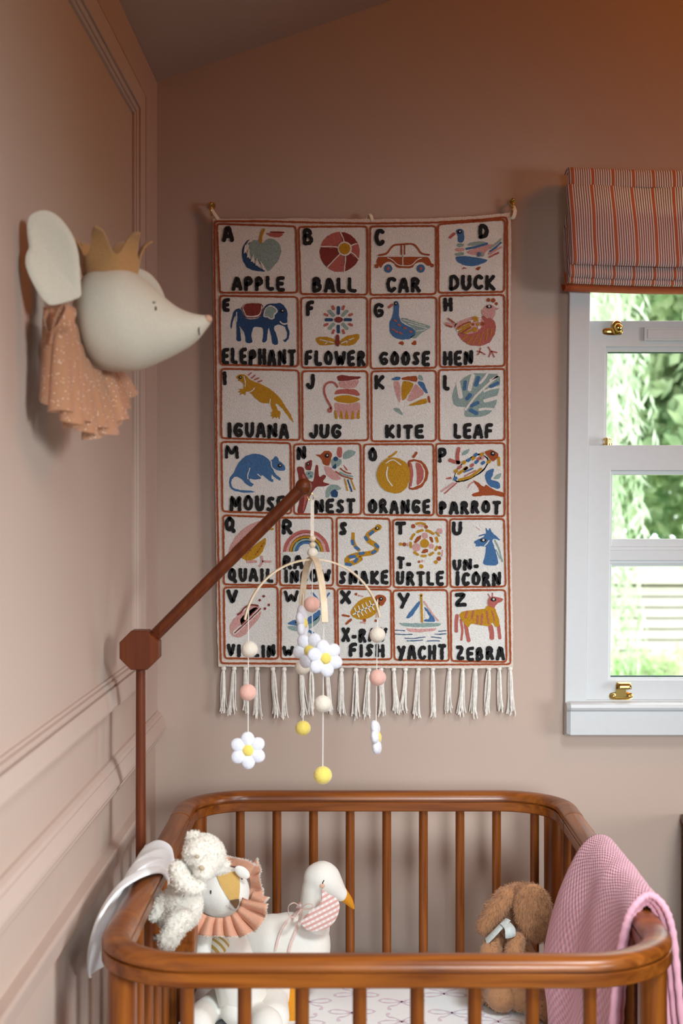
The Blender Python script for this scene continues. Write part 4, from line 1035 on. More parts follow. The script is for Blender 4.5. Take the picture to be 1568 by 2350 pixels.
# tassels
M['tassel'] = plain('cotton_tassel', C(240, 234, 224), 0.9, noise_scale=120, bump=0.2)
TX = [513, 537, 563, 590, 626, 652, 690, 714, 749, 784, 817, 847, 875, 904, 931, 961, 994, 1033, 1063, 1092, 1123, 1147, 1172]
for i, tx in enumerate(TX):
    mb = MB(); rr = random.Random(100 + i)
    y0 = 1530 + 2 * math.sin(tx * 0.01); L_ = rr.uniform(104, 118); lean = rr.uniform(-9, 9)
    def tw(px, py, yo=0.0): x, z = W(px, py); return Vector((x, TY + 0.006 + yo, z))
    mb.ellipsoid(tw(tx, y0 + 6), (0.0058, 0.006, 0.0065), nu=10, nv=8)
    for s in range(15):
        a = rr.uniform(0, 2 * PI); r_ = rr.uniform(0.2, 1)
        fl = rr.uniform(-11, 11); ll = L_ * rr.uniform(0.90, 1.05) * (0.94 if rr.random() < 0.2 else 1)
        pts = [tw(tx, y0 + 6), tw(tx + math.cos(a) * 4.5 * r_ + lean * .2, y0 + 18, math.sin(a) * .004), tw(tx + math.cos(a) * 6.5 * r_ + lean * .5, y0 + ll * 0.5, math.sin(a) * .005),
               tw(tx + math.cos(a) * 7 * r_ + lean + fl * .35, y0 + ll * 0.85, math.sin(a) * .006), tw(tx + math.cos(a) * 7 * r_ + lean + fl * .7, y0 + ll, math.sin(a) * .007)]
        mb.tube(catmull(pts, per=3), 0.0014, 5)
    mb.build('tassel', M['tassel'], hang)
# brass cup hooks holding the two top corners
def hook_thing(px, py, label):
    x, z = W(px, py)
    t = thing('wall_hook', label, 'hook', (x, 0, z), 'brass hooks of the wall hanging')
    mb = MB(); mb.tube([(x, -0.0005, z + 0.012), (x, -0.003, z + 0.012)], 0.008, 16); mb.build('backplate', M['brass'], t)
    mb = MB(); mb.tube(catmull([(x, -0.003, z + 0.012), (x, -0.016, z + 0.012), (x, -0.024, z + 0.008), (x, -0.026, z - 0.002), (x, -0.022, z - 0.011), (x, -0.016, z - 0.011), (x, -0.0135, z - 0.003)], per=5), 0.0026, 10)
    mb.ellipsoid((x, -0.024, z + 0.012), (0.0042, 0.0042, 0.0042)); mb.build('hook_arm', M['brass'], t)
hook_thing(485, 480, 'small brass hook holding the left top corner of the alphabet hanging')
hook_thing(1177, 471, 'small brass hook holding the right top corner of the alphabet hanging')

# ------------------------------------------------------------------ crib
crib = thing('crib', 'cherry brown wooden crib with rounded corners and round slats', 'crib', (0.5, -0.73, 0))
RX0, RX1, RY0, RY1, RR = 0.104, 0.897, -1.275, -0.181, 0.129
RAIL = [(-0.019, 0.766), (0.019, 0.766), (0.021, 0.768), (0.021, 0.7850), (0.0202, 0.7858), (0.0145, 0.7862), (0.0145, 0.7892), (0.0202, 0.7896), (0.021, 0.7905), (0.0207, 0.7955), (0.0185, 0.8005), (0.014, 0.8043), (0.007, 0.8067), (0, 0.8073)]
RAIL = RAIL + [(-u, z) for u, z in RAIL[::-1][1:-2]] + [(-0.021, 0.768)]
def arc(cx, cy, a0, a1, r=RR, n=12):
    return [(cx + r * math.cos(math.radians(a0 + (a1 - a0) * i / n)), cy + r * math.sin(math.radians(a0 + (a1 - a0) * i / n))) for i in range(n + 1)]
def sweep(mb, path, sec):
    """section (u outward, z) along an XY path that runs clockwise seen from above ... outward is to the right of travel"""
    k = len(path); q = len(sec); vs, fs = [], []
    for i in range(k):
        a, b = Vector(path[max(i - 1, 0)]), Vector(path[min(i + 1, k - 1)])
        t = (b - a).normalized(); o = Vector((t.y, -t.x))
        for u, z in sec:
            vs.append((path[i][0] + o.x * u, path[i][1] + o.y * u, z))
    for i in range(k - 1):
        for j in range(q):
            fs.append((i * q + j, i * q + (j + 1) % q, (i + 1) * q + (j + 1) % q, (i + 1) * q + j))
    fs += [tuple(range(q - 1, -1, -1)), tuple(range((k - 1) * q, k * q))]
    mb.add(vs, fs)
def seg(a, b, n):
    return [(a[0] + (b[0] - a[0]) * i / n, a[1] + (b[1] - a[1]) * i / n) for i in range(n + 1)]
SF, SB = RY0 + 0.215, RY1 - 0.215
front_path = [(RX0, SF)] + [(RX0, RY0 + RR + 0.02)] + arc(RX0 + RR, RY0 + RR, 180, 270) + seg((RX0 + RR, RY0), (RX1 - RR, RY0), 12)[1:-1] + arc(RX1 - RR, RY0 + RR, 270, 360) + [(RX1, RY0 + RR + 0.02), (RX1, SF)]
back_path = [(RX1, SB)] + [(RX1, RY1 - RR - 0.02)] + arc(RX1 - RR, RY1 - RR, 0, 90) + seg((RX1 - RR, RY1), (RX0 + RR, RY1), 12)[1:-1] + arc(RX0 + RR, RY1 - RR, 90, 180) + [(RX0, RY1 - RR - 0.02), (RX0, SB)]
mb = MB(); sweep(mb, front_path, RAIL); mb.build('end_rail', M['wood_x'], crib)
mb = MB(); sweep(mb, back_path, RAIL); mb.build('end_rail', M['wood_x'], crib)
for x, a, b in ((RX0, SB - 0.0022, SF + 0.0022), (RX1, SF + 0.0022, SB - 0.0022)):
    mb = MB(); sweep(mb, seg((x, a), (x, b), 8), [(u * 0.97, 0.786 + (z - 0.786) * 0.965) for u, z in RAIL]); mb.build('side_rail', M['wood_y'], crib)
LOW = [(-0.012, 0.225), (0.012, 0.225), (0.014, 0.228), (0.014, 0.262), (0.012, 0.265), (-0.012, 0.265), (-0.014, 0.262), (-0.014, 0.228)]
mb = MB(); sweep(mb, front_path, LOW); mb.build('lower_rail', M['wood_x'], crib)
mb = MB(); sweep(mb, back_path, LOW); mb.build('lower_rail', M['wood_x'], crib)
for x, a, b in ((RX0, SB, SF), (RX1, SF, SB)):
    mb = MB(); sweep(mb, seg((x, a), (x, b), 4), LOW); mb.build('lower_rail', M['wood_y'], crib)
for x, y in ((0.1225, -1.212), (0.8785, -1.212), (0.1225, -0.244), (0.8785, -0.244)):
    mb = MB(); mb.tube([(x, y, 0), (x, y, 0.05), (x, y, 0.5), (x, y, 0.7665)], [0.017, 0.0205, 0.0205, 0.0205], 24); mb.build('leg', M['wood_z'], crib)
def on_path_y(x, back):
    if x < RX0 + RR: dx = RX0 + RR - x
    elif x > RX1 - RR: dx = x - (RX1 - RR)
    else: dx = 0
    h = math.sqrt(max(0, RR * RR - dx * dx))
    return (RY1 - RR + h) if back else (RY0 + RR - h)
def slat(x, y):
    mb = MB(); mb.tube([(x, y, 0.255), (x, y, 0.30), (x, y, 0.74), (x, y, 0.7665)], 0.0098, 16); mb.build('slat', M['wood_z'], crib)
for k in range(8): x = 0.2222 + 0.0794 * k; slat(x, on_path_y(x, False))
for k in range(10): x = 0.1296 + 0.0793 * k; slat(x, on_path_y(x, True))
for k in range(9):
    y = -1.155 + k * 0.105
    slat(RX0, y); slat(RX1, y)
mb = MB(); mb.box((0.128, -1.252, 0.305), (0.873, -0.204, 0.330)); mb.build('mattress_base', M['wood_y'], crib, smooth=False)

# ------------------------------------------------------------------ mattress with a bow-print sheet
M['sheet'] = plain('white_cotton_sheet', C(252, 252, 250), 0.85, noise_scale=25, bump=0.08, dist=0.004, var=0.01)
M['lilac'] = plain('lilac_print', C(232, 214, 224), 0.85)
MZ = 0.450
mt = thing('crib_mattress', 'crib mattress in a white sheet printed with pale lilac bows', 'mattress', (0.5, -0.73, 0.331))
mb = MB()
sec = [(-0.370, 0.332), (-0.3715, 0.35), (-0.3715, 0.425), (-0.366, 0.441), (-0.352, 0.449), (-0.33, MZ), (0.33, MZ), (0.352, 0.449), (0.366, 0.441), (0.3715, 0.425), (0.3715, 0.35), (0.370, 0.332)]
ys = [(-1.250, 0.0), (-1.249, 0.5), (-1.243, 0.86), (-1.225, 0.985), (-1.2, 1.0), (-0.256, 1.0), (-0.231, 0.985), (-0.213, 0.86), (-0.207, 0.5), (-0.206, 0.0)]
vs = [(0.5005 + x, y, 0.332 + (z - 0.332) * h) for y, h in ys for x, z in sec]; q = len(sec)
mb.add(vs, [(i * q + j, i * q + j + 1, (i + 1) * q + j + 1, (i + 1) * q + j) for i in range(len(ys) - 1) for j in range(q - 1)] + [tuple(range(q - 1, -1, -1)), tuple(range((len(ys) - 1) * q, len(ys) * q))])
def flat_stroke(mb, pts, w0, w1, z, mat):
    P_ = catmull([(x, y, z) for x, y in pts], per=6); vs, fs = [], []
    for i, p in enumerate(P_):
        a, b = P_[max(i - 1, 0)], P_[min(i + 1, len(P_) - 1)]; t = (b - a).normalized(); nrm = Vector((-t.y, t.x, 0))
        w = (w0 + (w1 - w0) * i / (len(P_) - 1)) * (0.75 + 0.35 * math.sin(i * 0.9)) / 2
        vs += [p + nrm * w, p - nrm * w]
    mb.add(vs, [(2 * i, 2 * i + 1, 2 * i + 3, 2 * i + 2) for i in range(len(P_) - 1)], mat)
r_ = random.Random(5)
for a in range(8):
    for b_ in range(10):
        bx = 0.175 + a * 0.093 + r_.uniform(-.006, .006); by = -1.19 + b_ * 0.104 + (0.045 if a % 2 else 0); f_ = 1 if (a + b_) % 2 else -1
        if by > -0.26 or by < -1.2: continue
        for sx in (-1, 1):
            flat_stroke(mb, [(bx, by), (bx + sx * .018, by + f_ * .014), (bx + sx * .038, by + f_ * .016), (bx + sx * .042, by + f_ * .002), (bx + sx * .024, by - f_ * .006), (bx, by)], .0075, .005, MZ + .0004, 1)
            flat_stroke(mb, [(bx, by), (bx + sx * .012, by - f_ * .018), (bx + sx * .026, by - f_ * .026), (bx + sx * .024, by - f_ * .044)], .005, .008, MZ + .0004, 1)
mb.build('fitted_sheet', [M['sheet'], M['lilac']], mt)

# ------------------------------------------------------------------ wooden mobile arm on the left side rail
AD = 2.50
arm = thing('mobile_arm', 'reddish brown wooden mobile arm with octagonal joint clamped to the left crib rail', 'mobile arm', PX(323, 1960, AD))
pz = PX(323, 1490, AD)
mb = MB()
mb.tube([(pz.x, pz.y, 0.60), (pz.x, pz.y, 0.9), (pz.x, pz.y, pz.z - 0.025)], [0.0092, 0.0090, 0.0085], 16)
mb.build('post', M['wood_arm'], arm)
jc = PX(324.5, 1489, AD)
oc = [(0.0345 / math.cos(PI / 8) * math.cos(PI / 8 + k * PI / 4), 0.0345 / math.cos(PI / 8) * math.sin(PI / 8 + k * PI / 4)) for k in range(8)]
mb = MB()
lay = [(-0.030, 0.95), (-0.028, 1.0), (0.012, 1.0), (0.014, 0.95)]
vs = [(jc.x + x * s, jc.y + y, jc.z + z * s) for y, s in lay for x, z in oc]
mb.add(vs, [tuple(range(8)), tuple(range(31, 23, -1))] + [(l * 8 + i, (l + 1) * 8 + i, (l + 1) * 8 + (i + 1) % 8, l * 8 + (i + 1) % 8) for l in range(3) for i in range(8)])
mb.build('octagonal_joint', M['wood_arm'], arm, smooth=False)
ball = PX(697, 1117, AD)
mb = MB(); d_ = (ball - jc).normalized(); mb.tube([jc + d_ * 0.034, jc + d_ * 0.037, jc.lerp(ball, 0.5), ball], [0.0100, 0.0112, 0.0115, 0.0115], 20)
mb.build('swing_arm', M['wood_arm'], arm)
mb = MB(); mb.ellipsoid(ball, (0.0152, 0.0152, 0.0152), nu=28, nv=18); mb.build('ball_end', M['wood_arm'], arm)
ringc = PX(713, 1140, AD)
mb = MB(); mb.tube([ringc + Vector((0.0055 * math.cos(a), 0, 0.0065 * math.sin(a))) for a in [2 * PI * i / 24 for i in range(24)]], 0.0008, 8, closed=True)
mb.tube([ball + Vector((0.008, 0, -0.011)), ringc + Vector((-0.003, 0, 0.005))], 0.0008, 8)
mb.build('hook_ring', M['brass'], arm)
kc = PX(428, 2152, 2.44)
mb = MB(); mb.tube([(pz.x, kc.y, kc.z), (kc.x - 0.01, kc.y, kc.z)], 0.006, 12); mb.build('clamp_bolt', M['steel'], arm)
mb = MB()
lay = [(-0.018, 0.94), (-0.016, 1.0), (0.014, 1.0), (0.017, 0.9)]
vs = [(kc.x + x, kc.y + y * s * 0.95, kc.z + z * s * 0.95) for x, s in lay for y, z in oc]
mb.add(vs, [tuple(range(7, -1, -1)), tuple(range(24, 32))] + [(l * 8 + i, l * 8 + (i + 1) % 8, (l + 1) * 8 + (i + 1) % 8, (l + 1) * 8 + i) for l in range(3) for i in range(8)])
mb.build('clamp_knob', M['wood_y'], arm, smooth=False)

# ------------------------------------------------------------------ felt mobile
def felt(name, col):
    return plain(name, col, 0.95, noise_scale=260, bump=0.5, dist=0.0016, sheen=0.35, var=0.06)
M['felt_white'] = felt('white_felt', C(236, 236, 244)); M['felt_cream'] = felt('cream_felt', C(236, 224, 206)); M['felt_pink'] = felt('blush_felt', C(240, 186, 170)); M['felt_yellow'] = felt('yellow_felt', C(244, 220, 110))
M['string'] = plain('white_string', C(240, 236, 228), 0.8)
hub = PX(718, 1284, AD)
mob = thing('baby_mobile', 'pale wooden baby mobile with felt balls and daisies hanging from the arm', 'mobile', hub)
mb = MB(); top = ringc + Vector((0.003, 0, -0.006)); b1 = PX(717, 1236, AD)
mb.box((b1.x - 0.0031, hub.y - 0.001, b1.z), (b1.x + 0.0031, hub.y + 0.001, top.z + 0.001)); mb.build('hanging_strap', M['cotton'], mob)
for y, r, m in ((1236, 0.0061, 'pale_wood'), (1250.5, 0.0060, 'pale_wood'), (1268, 0.0098, 'felt_cream')):
    mb = MB(); mb.ellipsoid(PX(717.5, y, AD), (r, r, r * 0.92)); mb.build('bead', M[m], mob)
dA = Vector((0.1177, 0.0235, 0)); dB = Vector((0.0235, -0.1177, 0))
def hoop(d, w, lift=0.0):
    n_ = Vector((-d.y, d.x, 0)).normalized(); vs, fs = [], []
    K = 40
    for i in range(K + 1):
        a = -PI * 0.445 + PI * 0.89 * i / K
        p = hub + d * math.sin(a) * 1.035 + Vector((0, 0, -0.128 * (1 - math.cos(a)) + lift))
        t = d.normalized() * math.cos(a) + Vector((0, 0, -math.sin(a) * 0.9)); t.normalize()
        up_ = n_.cross(t)
        for s1, s2 in ((-1, -1), (1, -1), (1, 1), (-1, 1)):
            vs.append(p + n_ * s1 * w / 2 + up_ * s2 * 0.0017)
    for i in range(K):
        for j in range(4): fs.append((4 * i + j, 4 * i + (j + 1) % 4, 4 * i + 4 + (j + 1) % 4, 4 * i + 4 + j))
    fs += [(3, 2, 1, 0), (4 * K, 4 * K + 1, 4 * K + 2, 4 * K + 3)]
    mb = MB(); mb.add(vs, fs); return mb.build('hoop', M['pale_wood'], mob, smooth=False, bevel=0.0006)
hoop(dA, 0.0115); hoop(dB, 0.0115, 0.0036)
def ballf(px, py, d, r, col):
    mb = MB(); mb.ellipsoid(PX(px, py, d), (r, r, r * 0.97), nu=26, nv=18); o = mb.build('felt_ball', M['felt_' + col], mob); o['label'] = {'cream': 'cream', 'pink': 'blush pink', 'yellow': 'yellow'}[col] + ' felt ball'
def daisy(px, py, d, face, spin=0.0, size=1.0):
    c = PX(px, py, d); n_ = Vector(face).normalized(); u = n_.cross(Vector((0, 0, 1))).normalized(); v = u.cross(n_) * 1.0
    Rm = Matrix((u, v, n_)).transposed()
    mb = MB()
    for k in range(6):
        a = spin + k * PI / 3; off = u * math.cos(a) * 0.0192 * size + v * math.sin(a) * 0.0192 * size
        R3 = Rm @ Matrix.Rotation(a, 3, 'Z'); vs0 = MB(); vs0.ellipsoid((0, 0, 0), (0.0142 * size, 0.0126 * size, 0.0078 * size), nu=18, nv=12)
        mb.add([c + off + R3 @ Vector(p) for p in vs0.v], vs0.f)
    fl = mb.build('felt_daisy', M['felt_white'], mob)
    m2 = MB(); vs0 = MB(); vs0.ellipsoid((0, 0, 0), (0.0116 * size, 0.0116 * size, 0.0104 * size), nu=20, nv=12)
    m2.add([c + Rm @ Vector(p) for p in vs0.v], vs0.f)
    ce = m2.build('daisy_centre', M['felt_yellow'], fl); ce['label'] = 'yellow felt centre'
def string(px, d, y0, y1, px1=None):
    mb = MB(); mb.tube([PX(px, y0, d), PX(px if px1 is None else px1, y1, d)], 0.0009, 6); mb.build('string', M['string'], mob)
dl, dr, db, df, dc = 2.476, 2.524, 2.608, 2.390, 2.50
string(570.5, dl, 1392, 1712, 569.5); ballf(573, 1490, dl, 0.0148, 'cream'); ballf(569, 1589, dl, 0.0152, 'pink'); daisy(569, 1722, dl, (0.12, -1, 0.1), 0.5, 1.0)
string(867, dr, 1375, 1690, 863); ballf(866.5, 1457, dr, 0.0145, 'cream'); ballf(867, 1555, dr, 0.0153, 'pink'); daisy(863, 1692, dr, (0.985, -0.12, 0.1), 0.2, 1.0)
string(696, db, 1362, 1665); daisy(694, 1430, db, (0.985, -0.14, 0.1), 0.52, 1.02); ballf(694, 1532, db, 0.0143, 'cream'); ballf(695.5, 1671, db, 0.0145, 'yellow')
string(717, dc, 1288, 1490); ballf(716, 1387, dc, 0.0147, 'pink'); daisy(712, 1493, dc, (-0.35, -1, 0.05), 0.9, 1.0)
string(743, df, 1408, 1772, 741); daisy(746, 1511, df, (0.35, -1, 0.05), 0.35, 0.98); ballf(741, 1615, df, 0.0150, 'cream'); ballf(741, 1779, df, 0.0158, 'yellow')

# ------------------------------------------------------------------ mouse head on the left wall
M['linen'] = plain('oatmeal_linen', C(214, 204, 184), 0.9, noise_scale=420, bump=0.35, dist=0.0008, var=0.05)
M['mustard_felt'] = felt('mustard_felt', C(182, 134, 82))
M['nose_thread'] = plain('blush_thread', C(214, 170, 144), 0.85, noise_scale=500, bump=0.8)
mouse = thing('mouse_head', 'stuffed linen mouse head with a felt crown and tulle ruff mounted on the left wall', 'wall decoration', (0.01, -1.2, 1.69))
secs = [(172, 700, 772, 0.35), (178, 668, 792, 0.75), (190, 642, 812, 0.95), (212, 622, 838, 1.0), (245, 615, 851, 1.0), (285, 615, 853, 1.0), (320, 632, 849, 1.0), (350, 656, 838, 1.0), (380, 684, 825, 1.0), (410, 706, 810, 1.0), (436, 717, 795, 1.0), (458, 722, 776, 1.0), (472, 724, 758, 1.0), (481, 728, 746, 0.9), (485, 734, 740, 0.7)]
mb = MB(); vs, fs = [], []
nseg = 36; MD = 2.0; yc = CY + MD
dense = catmull([Vector((a, b, c)) for a, b, c, e in secs], per=4)
for p in dense:
    X = PX(p.x, 0, MD).x; z0 = PX(0, p.z, MD).z; z1 = PX(0, p.y, MD).z
    r = (z1 - z0) / 2; ry = r * 0.97
    for j in range(nseg):
        a = 2 * PI * j / nseg
        wr = 1 + 0.010 * noise.noise(Vector((X * 40, math.cos(a) * 2, math.sin(a) * 2)))
        vs.append((X, yc + ry * math.cos(a) * wr, (z0 + z1) / 2 + r * math.sin(a) * wr))
nd = len(dense)
fs = [(i * nseg + j, i * nseg + (j + 1) % nseg, (i + 1) * nseg + (j + 1) % nseg, (i + 1) * nseg + j) for i in range(nd - 1) for j in range(nseg)]
fs += [tuple(range(nseg)), tuple(range(nd * nseg - 1, (nd - 1) * nseg - 1, -1))]
mb.add(vs, fs); mb.tube([(0.001, yc + 0.03, PX(0, 815, MD).z), (0.05, yc + 0.01, PX(0, 780, MD).z), (0.09, yc, PX(0, 750, MD).z)], [0.012, 0.014, 0.016], 16)
mhead = mb.build('head', M['linen'], mouse)
def mouse_at(px, py, off=0.0008):
    """point on the near side of the head behind a picture position"""
    for i in range(nd - 1):
        a, b = dense[i], dense[i + 1]
        if a.x <= px <= b.x: t = (px - a.x) / (b.x - a.x); top_ = a.y + (b.y - a.y) * t; bot_ = a.z + (b.z - a.z) * t; break
    else: top_, bot_ = dense[-1].y, dense[-1].z
    r = (bot_ - top_) / 2; h = (py - (top_ + bot_) / 2) / r; dep = math.sqrt(max(0, 1 - h * h)) * 0.97 * r * MD / FPX
    p = PX(px, py, MD); q = p + (Vector((CX, CY, CZ)) - p).normalized() * (dep + off)
    return q
mb = MB()
mb.tube([mouse_at(357.5, 704), mouse_at(358.5, 711)], 0.0011, 6); mb.tube([mouse_at(351, 692), mouse_at(353, 696)], 0.0006, 6); mb.tube([mouse_at(355, 692), mouse_at(356, 695.5)], 0.0006, 6)
mb.build('eye', M['black_thread'], mhead)
mb = MB(); mb.tube([mouse_at(457, 751), mouse_at(456.5, 760), mouse_at(458, 769)], 0.0007, 6); mb.build('mouth', M['black_thread'], mhead)
mb = MB(); mb.tube(catmull([mouse_at(192, 744, -0.0006), mouse_at(215, 749, -0.0002), mouse_at(245, 747, -0.0002), mouse_at(262, 744, -0.0008)], per=4), 0.0012, 6); mb.build('dart', M['linen'], mhead)
mb = MB()
tip = PX(476, 735, MD)
mb.ellipsoid(tip + Vector((0.0006, -0.0008, 0.0012)), (0.0068, 0.0084, 0.0066), nu=18, nv=12); mb.build('nose', M['nose_thread'], mhead)
def ear(outline, o_px, n_, thick, dish):
    n_ = Vector(n_).normalized(); u = Vector((-n_.y, n_.x, 0)); 
    if u.x < 0: u = -u
    v = Vector((0, 0, 1))
    org = PX(o_px[0], o_px[1], o_px[2]); sc = o_px[2] / FPX
    pts = catmull([Vector((( x - o_px[0]) * sc / u.x, -(y - o_px[1]) * sc, 0)) for x, y in outline], closed=True, per=4)
    mb = MB(); pillow(mb, [(p.x, p.y) for p in pts][::-1], org, u, v, n_, thick, 8, dish=dish); return mb.build('ear', M['linen'], mouse)
ear([(68, 522), (74, 500), (92, 487), (112, 485), (133, 496), (152, 518), (167, 545), (176, 580), (179, 620), (181, 660), (180, 676), (163, 686), (140, 695), (118, 700), (104, 692), (88, 668), (74, 640), (65, 612), (66, 588), (72, 572), (69, 548)], (122, 597, 1.875), (0.40, -0.92, 0.06), 0.011, 0.015)
ear([(300, 640), (308, 622), (325, 618), (345, 628), (362, 648), (373, 672), (376, 692), (366, 700), (330, 695), (305, 670)], (335, 660, 2.10), (0.55, -0.83, 0.05), 0.007, 0.002)
# crown
cc = PX(252, 622, MD); mb = MB()
def crown(u, v):
    a = 2 * PI * u; k6 = (u * 6 + 0.15) % 1.0
    tip_ = (1 - abs(2 * k6 - 1)); tip_ = 0.35 * tip_ + 0.65 * (math.sin(tip_ * PI / 2) ** 3)
    h = 0.022 + 0.043 * tip_
    t = v * h / 0.065
    r = 0.0360 + 0.006 * v + 0.030 * max(0, t - 0.45) ** 1.6 * 1.6
    curl = 0.020 * max(0, t - 0.72) ** 1.5
    tilt_ = 0.012 * math.cos(a)
    return cc + Vector((r * math.cos(a) * 1.04, r * math.sin(a), v * h - curl * 3 - 0.004 - 0.007 * (math.cos(a) ** 2) - tilt_ * 0.35 * (1 - v) + 0.004 * math.sin(a) * (1 - v)))
mb.grid(crown, 144, 18); mb.build('crown', M['mustard_felt'], mouse, solid=0.0032)
# tulle ruff with glitter
m, nt, b = new_mat('glitter_tulle'); out = nt.nodes['Material Output']
tc = N(nt, 'ShaderNodeTexCoord'); vo = N(nt, 'ShaderNodeTexVoronoi'); vo.inputs['Scale'].default_value = 330
nt.links.new(tc.outputs['Object'], vo.inputs['Vector'])
sepc = N(nt, 'ShaderNodeSeparateColor'); nt.links.new(vo.outputs['Color'], sepc.inputs[0])
def mt2(op, a, bv):
    n = N(nt, 'ShaderNodeMath', operation=op); nt.links.new(a, n.inputs[0])
    if isinstance(bv, float): n.inputs[1].default_value = bv
    else: nt.links.new(bv, n.inputs[1])
    return n.outputs[0]
mask = mt2('MULTIPLY', mt2('LESS_THAN', vo.outputs['Distance'], 0.24), mt2('GREATER_THAN', sepc.outputs[0], 0.72))
b.inputs['Base Color'].default_value = C(204, 146, 108); b.inputs['Roughness'].default_value = 0.8; b.inputs['Sheen Weight'].default_value = 0.3
gl = N(nt, 'ShaderNodeBsdfDiffuse'); gl.inputs['Color'].default_value = C(255, 240, 222)
tr = N(nt, 'ShaderNodeBsdfTransparent'); m1 = N(nt, 'ShaderNodeMixShader'); m1.inputs['Fac'].default_value = 0.62
nt.links.new(tr.outputs[0], m1.inputs[1]); nt.links.new(b.outputs[0], m1.inputs[2])
m2_ = N(nt, 'ShaderNodeMixShader'); nt.links.new(mask, m2_.inputs['Fac']); nt.links.new(m1.outputs[0], m2_.inputs[1]); nt.links.new(gl.outputs[0], m2_.inputs[2]); nt.links.new(m2_.outputs[0], out.inputs['Surface'])
M['tulle'] = m
def ruff(name, top, bot, pleats, amp, seed, d0=1.93, d1=2.02):
    """cloth gathered along the top curve and falling in pleats to the bottom curve (picture positions)"""
    A = catmull([Vector((x, y, d)) for x, y, d in top], per=12); B = catmull([Vector((x, y, d)) for x, y, d in bot], per=12)
    def pick(L, u):
        f = u * (len(L) - 1); i = min(int(f), len(L) - 2); return L[i].lerp(L[i + 1], f - i)
    def fn(u, v):
        a, c = pick(A, u), pick(B, u); P_ = PX(a.x, a.y, a.z).lerp(PX(c.x, c.y, c.z), v)
        w = amp * (0.18 + 0.82 * v ** 0.8); ph = 2 * PI * pleats * u + 0.9 * math.sin(u * 9 + seed) + 0.5 * math.sin(v * 3 + u * 5)
        s = math.sin(ph); s = math.copysign(abs(s) ** 0.75, s)
        P_ = P_ + Vector((w * s * 0.9, -w * math.cos(ph) * 0.75, 0.006 * v * math.sin(ph * 0.5 + seed) + 0.012 * math.sin(PI * v) * 0.3))
        P_.x = max(P_.x, 0.006)
        return P_
    mb = MB(); mb.grid(fn, 150, 22); return mb.build(name, M['tulle'], mouse)
ruff('ruff', [(108, 712, 1.90), (140, 706, 1.88), (165, 716, 1.93), (185, 790, 1.95), (215, 845, 1.98), (250, 850, 2.03)], [(106, 900, 1.90), (130, 945, 1.88), (170, 965, 1.90), (200, 985, 1.95), (245, 990, 2.0), (280, 968, 2.05)], 8.5, 0.015, 1.0)
ruff('ruff', [(96, 705, 1.91), (130, 715, 1.93), (170, 760, 1.97), (205, 830, 2.02), (250, 850, 2.08), (275, 850, 2.12)], [(100, 860, 1.93), (140, 935, 1.93), (185, 990, 1.96), (230, 1000, 2.02), (270, 960, 2.09), (300, 900, 2.15)], 9.5, 0.014, 2.3)
mb = MB()
P_ = catmull([PX(112, 716, 1.89), PX(104, 740, 1.885), PX(118, 770, 1.88), PX(150, 745, 1.87), PX(163, 710, 1.875), PX(150, 702, 1.88), PX(130, 730, 1.875), PX(118, 790, 1.88)], per=8)
mb.tube(P_, 0.010, 8, squash=(1.0, 0.12)); mb.build('tulle_bow', M['tulle'], mouse)

# ------------------------------------------------------------------ knitted blanket on the right side rail
m, nt, b = new_mat('pink_knit')
uv = N(nt, 'ShaderNodeUVMap'); sep = N(nt, 'ShaderNodeSeparateXYZ'); nt.links.new(uv.outputs[0], sep.inputs[0])
def mm(op, a, bb=None, c=None):
    n = N(nt, 'ShaderNodeMath', operation=op)
    for i, x in enumerate((a, bb, c)):
        if x is None: continue
        if isinstance(x, (int, float)): n.inputs[i].default_value = x
        else: nt.links.new(x, n.inputs[i])
    return n.outputs[0]
K_ = 2 * PI / 0.0165
su = mm('SINE', mm('MULTIPLY', sep.outputs[0], K_)); sv = mm('SINE', mm('MULTIPLY', sep.outputs[1], K_ * 0.86))
h = mm('ADD', mm('MULTIPLY', mm('MULTIPLY', su, sv), 0.5), 0.5)
tc = N(nt, 'ShaderNodeTexCoord'); nz = N(nt, 'ShaderNodeTexNoise'); nz.inputs['Scale'].default_value = 500; nt.links.new(tc.outputs['Object'], nz.inputs['Vector'])
hh = mm('ADD', mm('MULTIPLY', h, 0.85), mm('MULTIPLY', nz.outputs['Fac'], 0.25))
two_tone(nt, b, h, C(230, 146, 168), C(252, 196, 210), 0.1, 0.8)  # hollows between stitches coloured darker, their shade put into the pink
b.inputs['Roughness'].default_value = 0.95; b.inputs['Sheen Weight'].default_value = 0.3
add_bump(nt, b, hh, 0.9, 0.0042)
M['knit'] = m
blanket = thing('knitted_blanket', 'pink waffle knitted blanket folded over the right crib rail', 'blanket', (0.9, -0.88, 0.45))
def section(pts):
    P_ = catmull([Vector((x, 0, z)) for x, z in pts], per=8); L = [0]
    for a, c in zip(P_, P_[1:]): L.append(L[-1] + (c - a).length)
    return P_, L
far, farL = section([(0.812, 0.466), (0.806, 0.52), (0.800, 0.60), (0.822, 0.71), (0.852, 0.785), (0.874, 0.820), (0.896, 0.832), (0.918, 0.822), (0.930, 0.785), (0.938, 0.70), (0.948, 0.58), (0.955, 0.45)])
near, nearL = section([(0.838, 0.466), (0.836, 0.53), (0.842, 0.62), (0.850, 0.71), (0.862, 0.775), (0.876, 0.815), (0.899, 0.832), (0.922, 0.818), (0.935, 0.785), (0.945, 0.70), (0.957, 0.58), (0.966, 0.45)])
